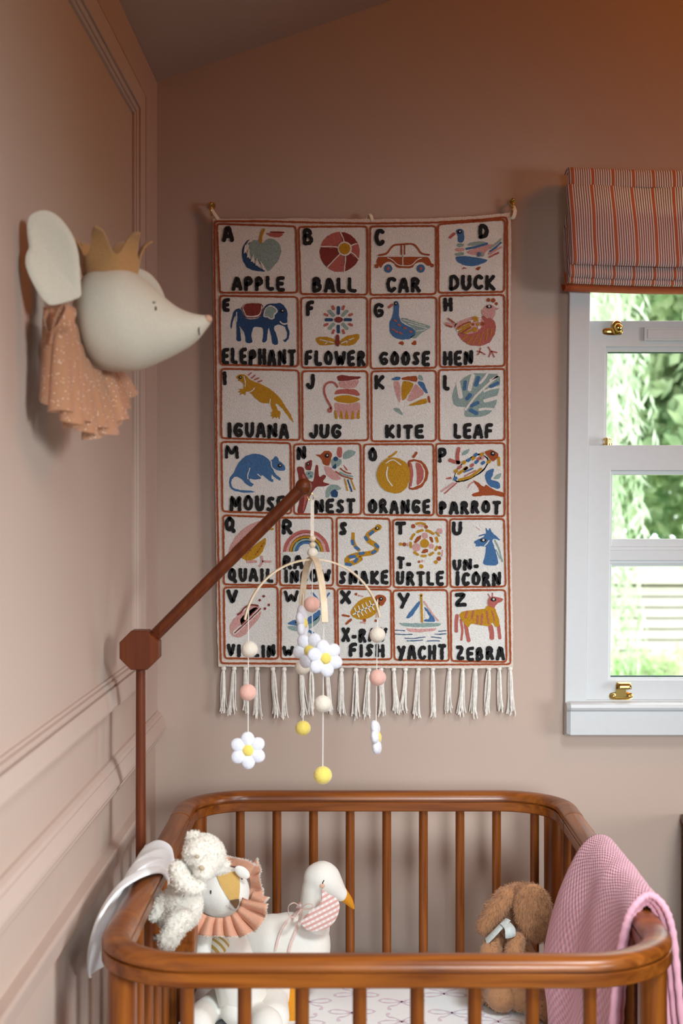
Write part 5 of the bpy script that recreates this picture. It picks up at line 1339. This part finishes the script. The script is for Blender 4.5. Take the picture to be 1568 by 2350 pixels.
def blanket_fn(inset, y0, y1, seed):
    def fn(u, v):
        i = u * (len(far) - 1); a = min(int(i), len(far) - 2); f = i - a
        p0 = near[a].lerp(near[a + 1], f); p1 = far[a].lerp(far[a + 1], f)
        e = v * v * (3 - 2 * v) * 0.5 + v * 0.5
        p = p0.lerp(p1, e)
        c = Vector((0.897, 0, max(min(p.z, 0.80) - 0.02, 0.40)))
        dirn = (p - c); dirn = dirn.normalized() if dirn.length > 1e-5 else Vector((0, 0, 1))
        p = p - dirn * inset
        hang = max(0, 0.80 - p.z)
        wv = 0.030 * hang * math.sin(v * 12 + seed + u * 3) + 0.008 * noise.noise(Vector((u * 5 + seed, v * 4, 0)))
        side = 1 if p.x > 0.897 else -1
        y = y0 + (y1 - y0) * v + 0.03 * hang * (1 - v) * side * -0.5 + 0.012 * noise.noise(Vector((u * 6, v * 3, seed)))
        if side < 0: y = y + hang * 0.08 * (v - 0.3)
        return Vector((p.x + wv * (0.5 + 0.5 * v) * (0.6 if side > 0 else 1.0), y, p.z + 0.004 * noise.noise(Vector((u * 8, v * 8, seed + 4)))))
    return fn
mb = MB(); fb = blanket_fn(0.0, -1.085, -0.685, 0.4); mb.grid(fb, 120, 60, uvscale=(1.02, 0.44))
mb.build('outer_layer', M['knit'], blanket, solid=0.0055)
mb = MB(); fb3 = blanket_fn(0.0165, -1.068, -0.70, 0.4); mb.grid(fb3, 100, 50, uvscale=(1.02, 0.44))
mb.build('folded_layer', M['knit'], blanket, solid=0.005)
mb = MB(); fb2 = blanket_fn(0.0085, -1.075, -0.69, 0.4); mb.grid(fb2, 100, 50, uvscale=(1.02, 0.44))
mb.build('folded_layer', M['knit'], blanket, solid=0.0055)
for nm, fq, r_ in (('hem', fb, 0.0056), ('hem', fb2, 0.0050), ('hem', fb3, 0.0046)):
    mb = MB(); mb.tube([fq(i / 90, 0.0) for i in range(91)], [r_ * (1 + 0.16 * math.sin(i * 2.4)) for i in range(91)], 10); mb.build(nm, M['knit'], blanket)

# ------------------------------------------------------------------ white muslin over the left side rail
M['muslin'] = plain('white_muslin', C(253, 253, 252), 0.9, noise_scale=160, bump=0.3, dist=0.0012, var=0.02)
ml = thing('muslin_cloth', 'white cotton cloth with hemmed edge draped over the left crib rail', 'cloth', (0.06, -0.85, 0.5))
csec = catmull([Vector(p) for p in [(0.1335, 0, 0.778), (0.130, 0, 0.802), (0.119, 0, 0.8145), (0.104, 0, 0.8195), (0.088, 0, 0.815), (0.077, 0, 0.797), (0.068, 0, 0.765), (0.059, 0, 0.715), (0.052, 0, 0.665)]], per=8)
def cloth_fn(u, v):
    i = u * (len(csec) - 1); a = min(int(i), len(csec) - 2); p = csec[a].lerp(csec[a + 1], i - a)
    q = min(u / 0.62, 1.0)
    y0 = -0.795 - 0.265 * q ** 1.15 + 0.11 * (max(0.0, u - 0.72) / 0.28) ** 1.8; y1 = -0.716 - 0.004 * u
    fold = math.sin(v * 17 + u * 4) * 0.0045 * min(1, u * 3) + math.sin(v * 9 - u * 3) * 0.004 * u
    return Vector((min(p.x + fold - 0.020 * u * (1 - v) ** 1.5, 0.083 if u > 0.5 else 1), y0 + (y1 - y0) * v, p.z + abs(math.sin(v * 11 + 0.6)) * 0.0035 * (1 - u) + (0.012 * v * (1 - u))))
mb = MB(); mb.grid(cloth_fn, 70, 50); mb.build('cloth', M['muslin'], ml, solid=0.0022)
mb = MB(); mb.tube([cloth_fn(i / 70, 0.0) for i in range(71)], 0.0026, 8); mb.build('hem', M['muslin'], ml)
tp_ = cloth_fn(0.0, 0.03)
mb = MB(); mb.box((tp_.x - 0.001, tp_.y - 0.008, tp_.z - 0.016), (tp_.x + 0.0015, tp_.y + 0.008, tp_.z + 0.004)); mb.build('care_tag', M['cotton'], ml, smooth=False)

# ------------------------------------------------------------------ soft toys
frng = np.random.default_rng(11)
M['sherpa'] = plain('cream_sherpa', C(236, 228, 214), 0.95, noise_scale=150, bump=0.6, dist=0.003, sheen=0.4, var=0.03)
M['brown_plush'] = plain('brown_plush', C(172, 122, 82), 0.95, noise_scale=90, bump=0.3, dist=0.002, sheen=0.35, var=0.12)
M['white_linen'] = plain('white_linen', C(250, 246, 236), 0.9, noise_scale=500, bump=0.3, dist=0.0006, var=0.03)
M['peach_linen'] = plain('peach_linen', C(236, 178, 148), 0.9, noise_scale=420, bump=0.4, dist=0.0008, var=0.08)
M['frayed'] = plain('frayed_white_thread', C(244, 232, 220), 0.95)
M['ochre'] = plain('ochre_cotton', C(214, 172, 98), 0.85, noise_scale=450, bump=0.25, dist=0.0006, var=0.04)
M['brown_cotton'] = plain('brown_cotton', C(110, 78, 48), 0.85, noise_scale=400)
M['orange_cotton'] = plain('orange_cotton', C(222, 146, 22), 0.85, noise_scale=420, bump=0.3, dist=0.0006, var=0.05)
M['blush_ribbon'] = plain('blush_ribbon', C(236, 206, 194), 0.7, noise_scale=500, bump=0.2)
M['teal_ribbon'] = plain('pale_teal_ribbon', C(200, 208, 204), 0.6, noise_scale=300)

# white bear
BD = 2.285
bear = thing('teddy_bear', 'fluffy cream teddy bear leaning between the left crib rail and the lion', 'soft toy', PX(425, 2170, BD))
def e(px, py, d, rx, ry=None, rdepth=None, rot=None):
    s = d / FPX; ry = rx if ry is None else ry; rdepth = (rx + ry) / 2 if rdepth is None else rdepth
    return ('e', PX(px, py, d), (rx * s, rdepth * s, ry * s), rot)
def c(*pts):
    return ('c', [PX(x, y, d) for x, y, d, r in pts], [r * d / FPX for x, y, d, r in pts])
def furry(name, shapes, mat, parent, nf, L, w, voxel=0.0035, lumps=None, droop=0.2, mess=0.6, curl=0.0, smooth=4, label=None):
    v, f, nr = blob(shapes, voxel, smooth)
    if lumps: v = lump(v, nr, *lumps)
    mb = MB(); mb.add(v, f); add_fur(mb, v, f, nr, nf, L, w, frng, droop, mess, 0, curl)
    o = mb.build(name, M[mat], parent)
    if label: o['label'] = label
    return o
BL = (170, 0.0022)
furry('body', [e(418, 2078, 2.30, 48, 58, 44), e(404, 2106, 2.295, 42, 38, 40)], 'sherpa', bear, 3600, 0.0034, 0.0006, lumps=BL, curl=1.2, droop=0.1)
head = furry('head', [e(468, 1966, 2.29, 50, 52, 46), e(464, 2000, 2.262, 26, 24, 22), e(455, 1958, 2.275, 36, 36, 36)], 'sherpa', bear, 3400, 0.0034, 0.0006, lumps=BL, curl=1.2, droop=0.1)
furry('ear', [e(446, 1924, 2.29, 21, 19, 12)], 'sherpa', bear, 420, 0.0045, 0.0006, lumps=BL, curl=1.2, droop=0.1)
furry('ear', [e(508, 1988, 2.29, 22, 20, 12)], 'sherpa', bear, 420, 0.0045, 0.0006, lumps=BL, curl=1.2, droop=0.1)
furry('arm', [c((408, 1996, 2.262, 21), (418, 2022, 2.25, 23), (436, 2036, 2.245, 23), (456, 2036, 2.245, 17))], 'sherpa', bear, 1100, 0.0046, 0.0006, lumps=BL, curl=1.2, droop=0.1)
furry('leg', [c((414, 2108, 2.275, 32), (398, 2138, 2.262, 25), (386, 2158, 2.258, 24))], 'sherpa', bear, 1300, 0.0048, 0.0006, lumps=BL, curl=1.2, droop=0.1)
furry('leg', [c((382, 2070, 2.30, 25), (366, 2090, 2.292, 21), (358, 2102, 2.29, 16))], 'sherpa', bear, 800, 0.0046, 0.0006, lumps=BL, curl=1.2, droop=0.1)
M['bear_nose'] = plain('beige_thread', C(188, 168, 140), 0.8)
for px, py in ((453, 1966), ):
    mb = MB(); mb.ellipsoid(PX(px, py, 2.2375), (0.0042, 0.003, 0.0030)); mb.build('eye', M['bear_nose'], head)
mb = MB(); mb.ellipsoid(PX(463, 1992, 2.2335), (0.0052, 0.0036, 0.0042), (0, 0.5, 0)); mb.tube([PX(462, 1995, 2.232), PX(460, 2003, 2.233)], 0.0011, 6); mb.build('nose', M['bear_nose'], head)

# lion with a linen mane
LD = 2.62; ls = LD / FPX
lion = thing('lion_doll', 'white linen lion doll with ochre face panel and frayed peach mane', 'soft toy', PX(560, 2300, LD))
lc = PX(512, 2046, LD); lr = (62 * ls, 54 * ls, 58 * ls)
v, f, nr = blob([('e', lc, lr), e(545, 2076, LD - 0.035, 22, 16, 18), e(500, 2050, LD, 58, 52, 50)], 0.0035, 6)
mb = MB(); mb.add(v, f); lhead = mb.build('head', M['white_linen'], lion)
V_np = np.array(v)
def front_of(px, py, dd, off=0.0012):
    """point on the camera side of the last blob behind a picture position"""
    p = PX(px, py, dd); cam_ = Vector((CX, CY, CZ)); d = (p - cam_).normalized()
    rel = V_np - np.array(cam_); t = rel @ np.array(d); perp = np.linalg.norm(rel - np.outer(t, np.array(d)), axis=1)
    near_ = perp < 0.0045
    if not near_.any(): near_ = perp < perp.min() + 0.003
    return cam_ + d * (t[near_].min() - off)
def patch(name, left, right, mat, parent, dd, n=16, m=8, off=0.0012):
    A = catmull([Vector((x, y, 0)) for x, y in left], per=6); B = catmull([Vector((x, y, 0)) for x, y in right], per=6)
    def pick(L, u):
        f_ = u * (len(L) - 1); i = min(int(f_), len(L) - 2); return L[i].lerp(L[i + 1], f_ - i)
    mb = MB(); mb.grid(lambda u, v_: (lambda q: front_of(q.x, q.y, dd, off))(pick(A, u).lerp(pick(B, u), v_)), n, m)
    return mb.build(name, M[mat], parent)
patch('face_panel', [(497, 2006), (508, 2036), (527, 2066)], [(548, 1998), (551, 2032), (549, 2062)], 'ochre', lhead, LD)
patch('nose', [(527, 2067), (533, 2076), (540, 2085)], [(549, 2063), (549, 2074), (543, 2085)], 'brown_cotton', lhead, LD, 8, 5, 0.0018)
for px, py in ((484, 2047), (556, 2014)):
    mb = MB(); mb.tube([front_of(px, py - 4, LD, 0.0002), front_of(px, py + 4, LD, 0.0002)], 0.0011, 8); mb.build('eye', M['black_thread'], lhead)
mb = MB()
for px, py in ((520, 2079), (526, 2084), (529, 2086)): mb.ellipsoid(front_of(px, py, LD, 0.0), (0.0006, 0.0005, 0.0006), nu=8, nv=6)
mb.build('whisker_dots', M['black_thread'], lhead)
def frill(name, pts, depth_, width_px, pleats, amp, seed, dd):
    """pleated strip sewn along pts (picture), flaring outward by width_px along its normal"""
    P_ = catmull([Vector((x, y, z)) for x, y, z in pts], per=10); n_ = len(P_)
    def fn(u, v_):
        i = u * (n_ - 1); a = min(int(i), n_ - 2); p = P_[a].lerp(P_[a + 1], i - a); t = (P_[min(a + 1, n_ - 1)] - P_[max(a - 1, 0)]); t2 = Vector((t.x, t.y, 0)).normalized(); nn = Vector((t2.y, -t2.x, 0))
        w = width_px * (0.88 + 0.18 * math.sin(u * 7 + seed))
        ph = 2 * PI * pleats * u + seed
        q = p + nn * (v_ * w) + t2 * (amp * 0.5 * v_ * math.cos(ph) / ls * 0.8)
        return PX(q.x, q.y, dd + (p.z) + depth_ * v_ + amp * math.sin(ph) * (0.25 + 0.75 * v_))
    mb = MB(); mb.grid(fn, 110, 10); o = mb.build(name, M['peach_linen'], lion, solid=0.0012)
    # frayed edge
    m2 = MB(); rr = random.Random(int(seed * 10))
    for k in range(260):
        u = k / 260; a_ = fn(u, 1.0); b_ = fn(u, 0.9); d = (a_ - b_).normalized()
        tip_ = a_ + d * rr.uniform(0.0012, 0.004) + Vector((rr.uniform(-1, 1), rr.uniform(-1, 1), rr.uniform(-1, 1))) * 0.0012
        m2.tube([a_ - d * 0.001, tip_], [0.0007, 0.0003], 4)
    m2.build('frayed_edge', M['frayed'], o)
# (picture path runs so that the outside of the head is on its right)
frill('mane', [(478, 2006, 0.0), (500, 1992, -0.01), (530, 1987, -0.02), (556, 1992, -0.01), (572, 2008, 0.0)], -0.012, 26, 2.5, 0.006, 0.4, LD)
frill('mane', [(560, 1994, 0.01), (570, 2010, 0.015), (574, 2036, 0.02), (566, 2060, 0.02)], -0.010, 34, 3.0, 0.010, 1.1, LD + 0.02)
frill('mane', [(556, 2060, 0.0), (548, 2084, -0.005), (530, 2100, -0.01), (505, 2106, -0.01), (478, 2102, -0.01), (446, 2086, 0.0)], -0.020, 60, 7.5, 0.0105, 0.2, LD - 0.05)
frill('mane', [(580, 2046, 0.03), (570, 2070, 0.03), (548, 2098, 0.02)], -0.01, 36, 2.5, 0.008, 0.9, LD)
mb = MB(); pillow(mb, [(0.016 * math.cos(a), 0.010 * math.sin(a)) for a in [2 * PI * i / 20 for i in range(20)]], PX(556, 2002, LD - 0.03), (0.8, 0, -0.6), (0.6, 0, 0.8), (0, -1, 0), 0.004, 4); mb.build('ear', M['white_linen'], lion)
v, f, nr = blob([('c', [PX(512, 2110, LD + 0.01), PX(525, 2180, LD), (PX(560, 2260, LD).x, CY + LD, MZ + 0.040)], [0.030, 0.042, 0.048])], 0.004, 5)
mb = MB(); mb.add(v, f)
m, nt, b = new_mat('gold_striped_cotton')
tc = N(nt, 'ShaderNodeTexCoord'); wv = N(nt, 'ShaderNodeTexWave'); wv.inputs['Scale'].default_value = 34; wv.bands_direction = 'DIAGONAL'
nt.links.new(tc.outputs['Object'], wv.inputs['Vector']); two_tone(nt, b, wv.outputs['Fac'], C(236, 228, 208), C(196, 158, 84), 0.55, 0.65); b.inputs['Roughness'].default_value = 0.9
M['gold_stripe'] = m
mb.build('body', M['white_linen'], lion)
v, f, nr = blob([('e', PX(500, 2166, LD - 0.025), (0.026, 0.024, 0.020))], 0.004, 5)
mb = MB(); mb.add(v, f); mb.build('striped_vest', M['gold_stripe'], lion)
def limb(name, pts, mat, parent, voxel=0.004):
    v, f, nr = blob([('c', [Vector(p) for p in pts[0]], pts[1])], voxel, 4); mb = MB(); mb.add(v, f); return mb.build(name, M[mat], parent)
def onm(px, py, r):           # resting on the mattress, seen at px,py
    z = MZ + r; d = (CZ - z) * FPX / (py - VY); return PX(px, py, d)
limb('leg', ([(PX(545, 2250, LD).x, CY + LD - 0.02, MZ + 0.034), onm(515, 2290, 0.028), onm(470, 2325, 0.026), onm(452, 2352, 0.030)], [0.030, 0.028, 0.026, 0.030]), 'white_linen', lion)
limb('leg', ([(PX(575, 2250, LD).x, CY + LD - 0.02, MZ + 0.034), onm(560, 2285, 0.028), onm(592, 2325, 0.026), onm(612, 2350, 0.030)], [0.030, 0.028, 0.026, 0.030]), 'white_linen', lion)
limb('arm', ([PX(478, 2120, LD), PX(468, 2150, LD - 0.05), PX(462, 2200, LD - 0.07)], [0.017, 0.016, 0.017]), 'white_linen', lion)

# swan
SD = 2.74; sw = SD / FPX
swan = thing('swan_doll', 'white linen swan with orange beak and pink gingham collar tied in a bow', 'soft toy', PX(655, 2290, SD))
bz = MZ + 0.088
v, f, nr = blob([e(668, 2172, SD, 92, 78, 66), e(610, 2168, SD, 70, 66, 56), c((625, 2160, SD, 62), (575, 2135, SD, 34), (545, 2108, SD, 9)), e(715, 2170, SD, 45, 72, 50), e(655, 2215, SD, 90, 62, 66)], 0.0045, 10)
mb = MB(); mb.add(v, f); swb = mb.build('body', M['white_linen'], swan); body_np = np.array(v)
v, f, nr = blob([c((716, 2130, SD, 42), (718, 2085, SD, 31), (724, 2040, SD, 33), (736, 2016, SD, 38)), e(739, 2017, SD, 44, 40, 38), c((740, 2016, SD, 40), (762, 2034, SD, 32), (783, 2052, SD, 17))], 0.0035, 8)
mb = MB(); mb.add(v, f); swh = mb.build('head', M['white_linen'], swan); V_np = np.array(v)
mb = MB(); b0 = PX(786, 2052, SD); b1 = PX(813, 2086, SD)
path = catmull([PX(780, 2045, SD), b0, PX(799, 2066, SD), PX(807, 2077, SD), b1], per=5)
mb.tube(path, list(np.interp(np.linspace(0, 1, len(path)), [0, 0.25, 0.55, 0.8, 1.0], [0.0118, 0.0125, 0.0085, 0.0048, 0.0012])), 16, squash=(0.8, 1.0)); mb.build('beak', M['orange_cotton'], swan)
mb = MB(); mb.tube([front_of(744, 2020, SD, 0.0), front_of(741.5, 2024, SD, 0.0), front_of(740.5, 2028, SD, 0.0)], 0.0010, 6); mb.build('eye', M['black_thread'], swh)
M['blush'] = plain('peach_thread', C(236, 190, 166), 0.9)
mb = MB(); pc = front_of(740, 2033, SD, 0.0); mb.ellipsoid(pc, (0.0050, 0.0012, 0.0044)); mb.build('cheek', M['blush'], swh)
m, nt, b = new_mat('pink_gingham')
tc = N(nt, 'ShaderNodeTexCoord'); mp = N(nt, 'ShaderNodeMapping'); mp.inputs['Rotation'].default_value = (0, 0.42, 0); nt.links.new(tc.outputs['Object'], mp.inputs['Vector'])
sp = N(nt, 'ShaderNodeSeparateXYZ'); nt.links.new(mp.outputs[0], sp.inputs[0])
def band(sock):
    a = N(nt, 'ShaderNodeMath', operation='MULTIPLY'); a.inputs[1].default_value = 2 * PI / 0.0092; nt.links.new(sock, a.inputs[0])
    s_ = N(nt, 'ShaderNodeMath', operation='SINE'); nt.links.new(a.outputs[0], s_.inputs[0])
    g_ = N(nt, 'ShaderNodeMath', operation='GREATER_THAN'); g_.inputs[1].default_value = 0.0; nt.links.new(s_.outputs[0], g_.inputs[0]); return g_.outputs[0]
ad = N(nt, 'ShaderNodeMath', operation='ADD'); nt.links.new(band(sp.outputs[2]), ad.inputs[0])
sc_ = N(nt, 'ShaderNodeMath', operation='MULTIPLY'); sc_.inputs[1].default_value = 0.35; nt.links.new(band(sp.outputs[0]), sc_.inputs[0]); nt.links.new(sc_.outputs[0], ad.inputs[1])
two_tone(nt, b, ad.outputs[0], C(246, 240, 234), C(226, 172, 162), 0.0, 1.0); b.inputs['Roughness'].default_value = 0.9
M['gingham'] = m
def collar(outline, o_px, n_, thick):
    n_ = Vector(n_).normalized(); u = Vector((-n_.y, n_.x, 0)).normalized(); u = u if u.x > 0 else -u; vv = n_.cross(u) * -1
    vv = u.cross(n_); vv = vv if vv.z > 0 else -vv
    org = PX(*o_px); sc = o_px[2] / FPX
    pts = catmull([Vector(((x - o_px[0]) * sc, -(y - o_px[1]) * sc, 0)) for x, y in outline], closed=True, per=4)
    mb = MB(); pillow(mb, [(p.x, p.y) for p in pts][::-1], org, u, vv, n_, thick, 6); return mb.build('collar', M['gingham'], swan)
collar([(741, 2043), (753, 2052), (771, 2062), (779, 2073), (780, 2087), (773, 2108), (757, 2126), (730, 2135), (707, 2133), (693, 2121), (692, 2112), (702, 2098), (716, 2086), (730, 2080), (739, 2062)], (735, 2095, SD - 0.056), (0.15, -1, 0.15), 0.004)
collar([(702, 2060), (694, 2064), (684, 2074), (678, 2086), (690, 2088), (704, 2080)], (694, 2076, SD - 0.01), (-0.5, -1, 0.1), 0.003)
def ribbon(pts, mat, parent, w=0.0032, name='ribbon'):
    mb = MB(); mb.tube(catmull([Vector(p) for p in pts], per=6), w, 8, squash=(1.0, 0.25)); return mb.build(name, M[mat], parent)
def on_body(px, py):
    global V_np
    sv_ = V_np; V_np = body_np; p = front_of(px, py, SD, 0.003); V_np = sv_; return p
ribbon([PX(691, 2084, SD - 0.068), PX(676, 2072, SD - 0.078), PX(662, 2080, SD - 0.08), PX(664, 2100, SD - 0.08), PX(676, 2104, SD - 0.078), PX(691, 2086, SD - 0.070)], 'blush_ribbon', swan, 0.0040)
ribbon([PX(691, 2084, SD - 0.068), PX(704, 2075, SD - 0.078), PX(717, 2076, SD - 0.080), PX(714, 2085, SD - 0.080), PX(692, 2087, SD - 0.070)], 'blush_ribbon', swan, 0.0034)
ribbon([PX(690, 2088, SD - 0.070), on_body(672, 2100), on_body(652, 2125), on_body(640, 2150), on_body(633, 2180)], 'blush_ribbon', swan, 0.0030)
ribbon([PX(692, 2088, SD - 0.070), on_body(688, 2112), on_body(678, 2140), on_body(668, 2165), on_body(663, 2185)], 'blush_ribbon', swan, 0.0030)
limb('leg', ([(PX(640, 2215, SD).x, CY + SD - 0.045, MZ + 0.035), onm(622, 2296, 0.032), onm(628, 2335, 0.030)], [0.036, 0.033, 0.030]), 'white_linen', swan)
fo = onm(662, 2312, 0.018)
pts = [(662, 2272), (676, 2262), (685, 2285), (682, 2320), (690, 2345), (668, 2352), (647, 2350), (650, 2325), (640, 2297), (655, 2292)]
pp = catmull([Vector(((x - 662) * sw * 0.97, -(y - 2312) * sw * 1.15, 0)) for x, y in pts], closed=True, per=4)
mb = MB(); pillow(mb, [(p.x, p.y) for p in pp][::-1], fo, (1, 0, 0), (0, 0.55, 0.83), (0, -0.83, 0.55), 0.010, 6); mb.build('foot', M['orange_cotton'], swan)

# bunny
bun = thing('bunny_toy', 'brown plush bunny with long floppy ears and pale ribbon beside the pink blanket', 'soft toy', PX(1185, 2300, 2.72))
furry('body', [e(1172, 2210, 2.72, 62, 72, 52), e(1168, 2250, 2.70, 66, 44, 56)], 'brown_plush', bun, 2600, 0.0055, 0.0005, voxel=0.004, droop=0.5, mess=0.35)
furry('head', [e(1205, 2078, 2.725, 56, 52, 50)], 'brown_plush', bun, 2600, 0.0055, 0.0005, voxel=0.004, droop=0.4, mess=0.35)
furry('ear', [e(1224, 2088, 2.668, 46, 62, 12, (0, -0.12, 0)), e(1231, 2118, 2.665, 40, 48, 12, (0, -0.2, 0)), e(1206, 2056, 2.68, 30, 30, 14)], 'brown_plush', bun, 4200, 0.0055, 0.0005, voxel=0.0035, droop=0.5, mess=0.35)
furry('ear', [c((1186, 2042, 2.70, 17), (1160, 2058, 2.685, 24), (1134, 2092, 2.68, 25), (1112, 2126, 2.68, 19))], 'brown_plush', bun, 2200, 0.0055, 0.0005, voxel=0.0035, droop=0.5, mess=0.35)
furry('leg', [('c', [(PX(1200, 2240, 2.70).x, CY + 2.68, MZ + 0.036), onm(1236, 2290, 0.030), onm(1272, 2318, 0.028)], [0.036, 0.031, 0.029])], 'brown_plush', bun, 1800, 0.005, 0.0005, voxel=0.004, droop=0.5, mess=0.35)
furry('leg', [('c', [(PX(1150, 2240, 2.70).x, CY + 2.68, MZ + 0.036), onm(1128, 2262, 0.030), onm(1100, 2274, 0.026)], [0.034, 0.030, 0.026])], 'brown_plush', bun, 1300, 0.005, 0.0005, voxel=0.004, droop=0.5, mess=0.35)
furry('arm', [c((1140, 2165, 2.68, 24), (1122, 2185, 2.65, 22), (1118, 2215, 2.645, 20))], 'brown_plush', bun, 900, 0.005, 0.0005, voxel=0.0035, droop=0.5, mess=0.35)
furry('arm', [c((1185, 2160, 2.66, 22), (1180, 2185, 2.645, 22), (1172, 2215, 2.64, 19))], 'brown_plush', bun, 900, 0.005, 0.0005, voxel=0.0035, droop=0.5, mess=0.35)
ribbon([PX(1166, 2110, 2.665), PX(1148, 2128, 2.655), PX(1132, 2145, 2.65), PX(1117, 2160, 2.655)], 'teal_ribbon', bun, 0.0085)
ribbon([PX(1160, 2118, 2.66), PX(1170, 2130, 2.645), PX(1172, 2143, 2.64), PX(1172, 2150, 2.642)], 'teal_ribbon', bun, 0.0110)

# ------------------------------------------------------------------ piece of furniture at the right edge of the picture
M['dark_wood'] = wood('dark_walnut', 2, (0.020, 0.009, 0.004, 1), (0.055, 0.024, 0.010, 1), 0.4)
cab = thing('chest_of_drawers', 'dark brown wooden furniture edge just visible at the right below the window', 'chest', (1.45, -0.25, 0))
mb = MB(); mb.box((1.206, -0.46, 0.02), (1.80, -0.02, 0.70)); mb.build('carcass', M['dark_wood'], cab, smooth=False, bevel=0.003)
mb = MB(); mb.box((1.203, -0.475, 0.70), (1.803, -0.012, 0.7185)); mb.build('top', M['dark_wood'], cab, smooth=False, bevel=0.003)
for k in range(3):
    mb = MB(); mb.box((1.225, -0.475, 0.06 + k * 0.21), (1.78, -0.46, 0.255 + k * 0.21)); dq = mb.build('drawer', M['dark_wood'], cab, smooth=False, bevel=0.003)
    mb = MB(); mb.ellipsoid((1.5, -0.485, 0.16 + k * 0.21), (0.014, 0.011, 0.014)); mb.build('knob', M['brass'], dq)
for x in (1.23, 1.77):
    for y in (-0.44, -0.05):
        mb = MB(); mb.tube([(x, y, 0), (x, y, 0.025)], [0.015, 0.02], 12); mb.build('foot', M['dark_wood'], cab)
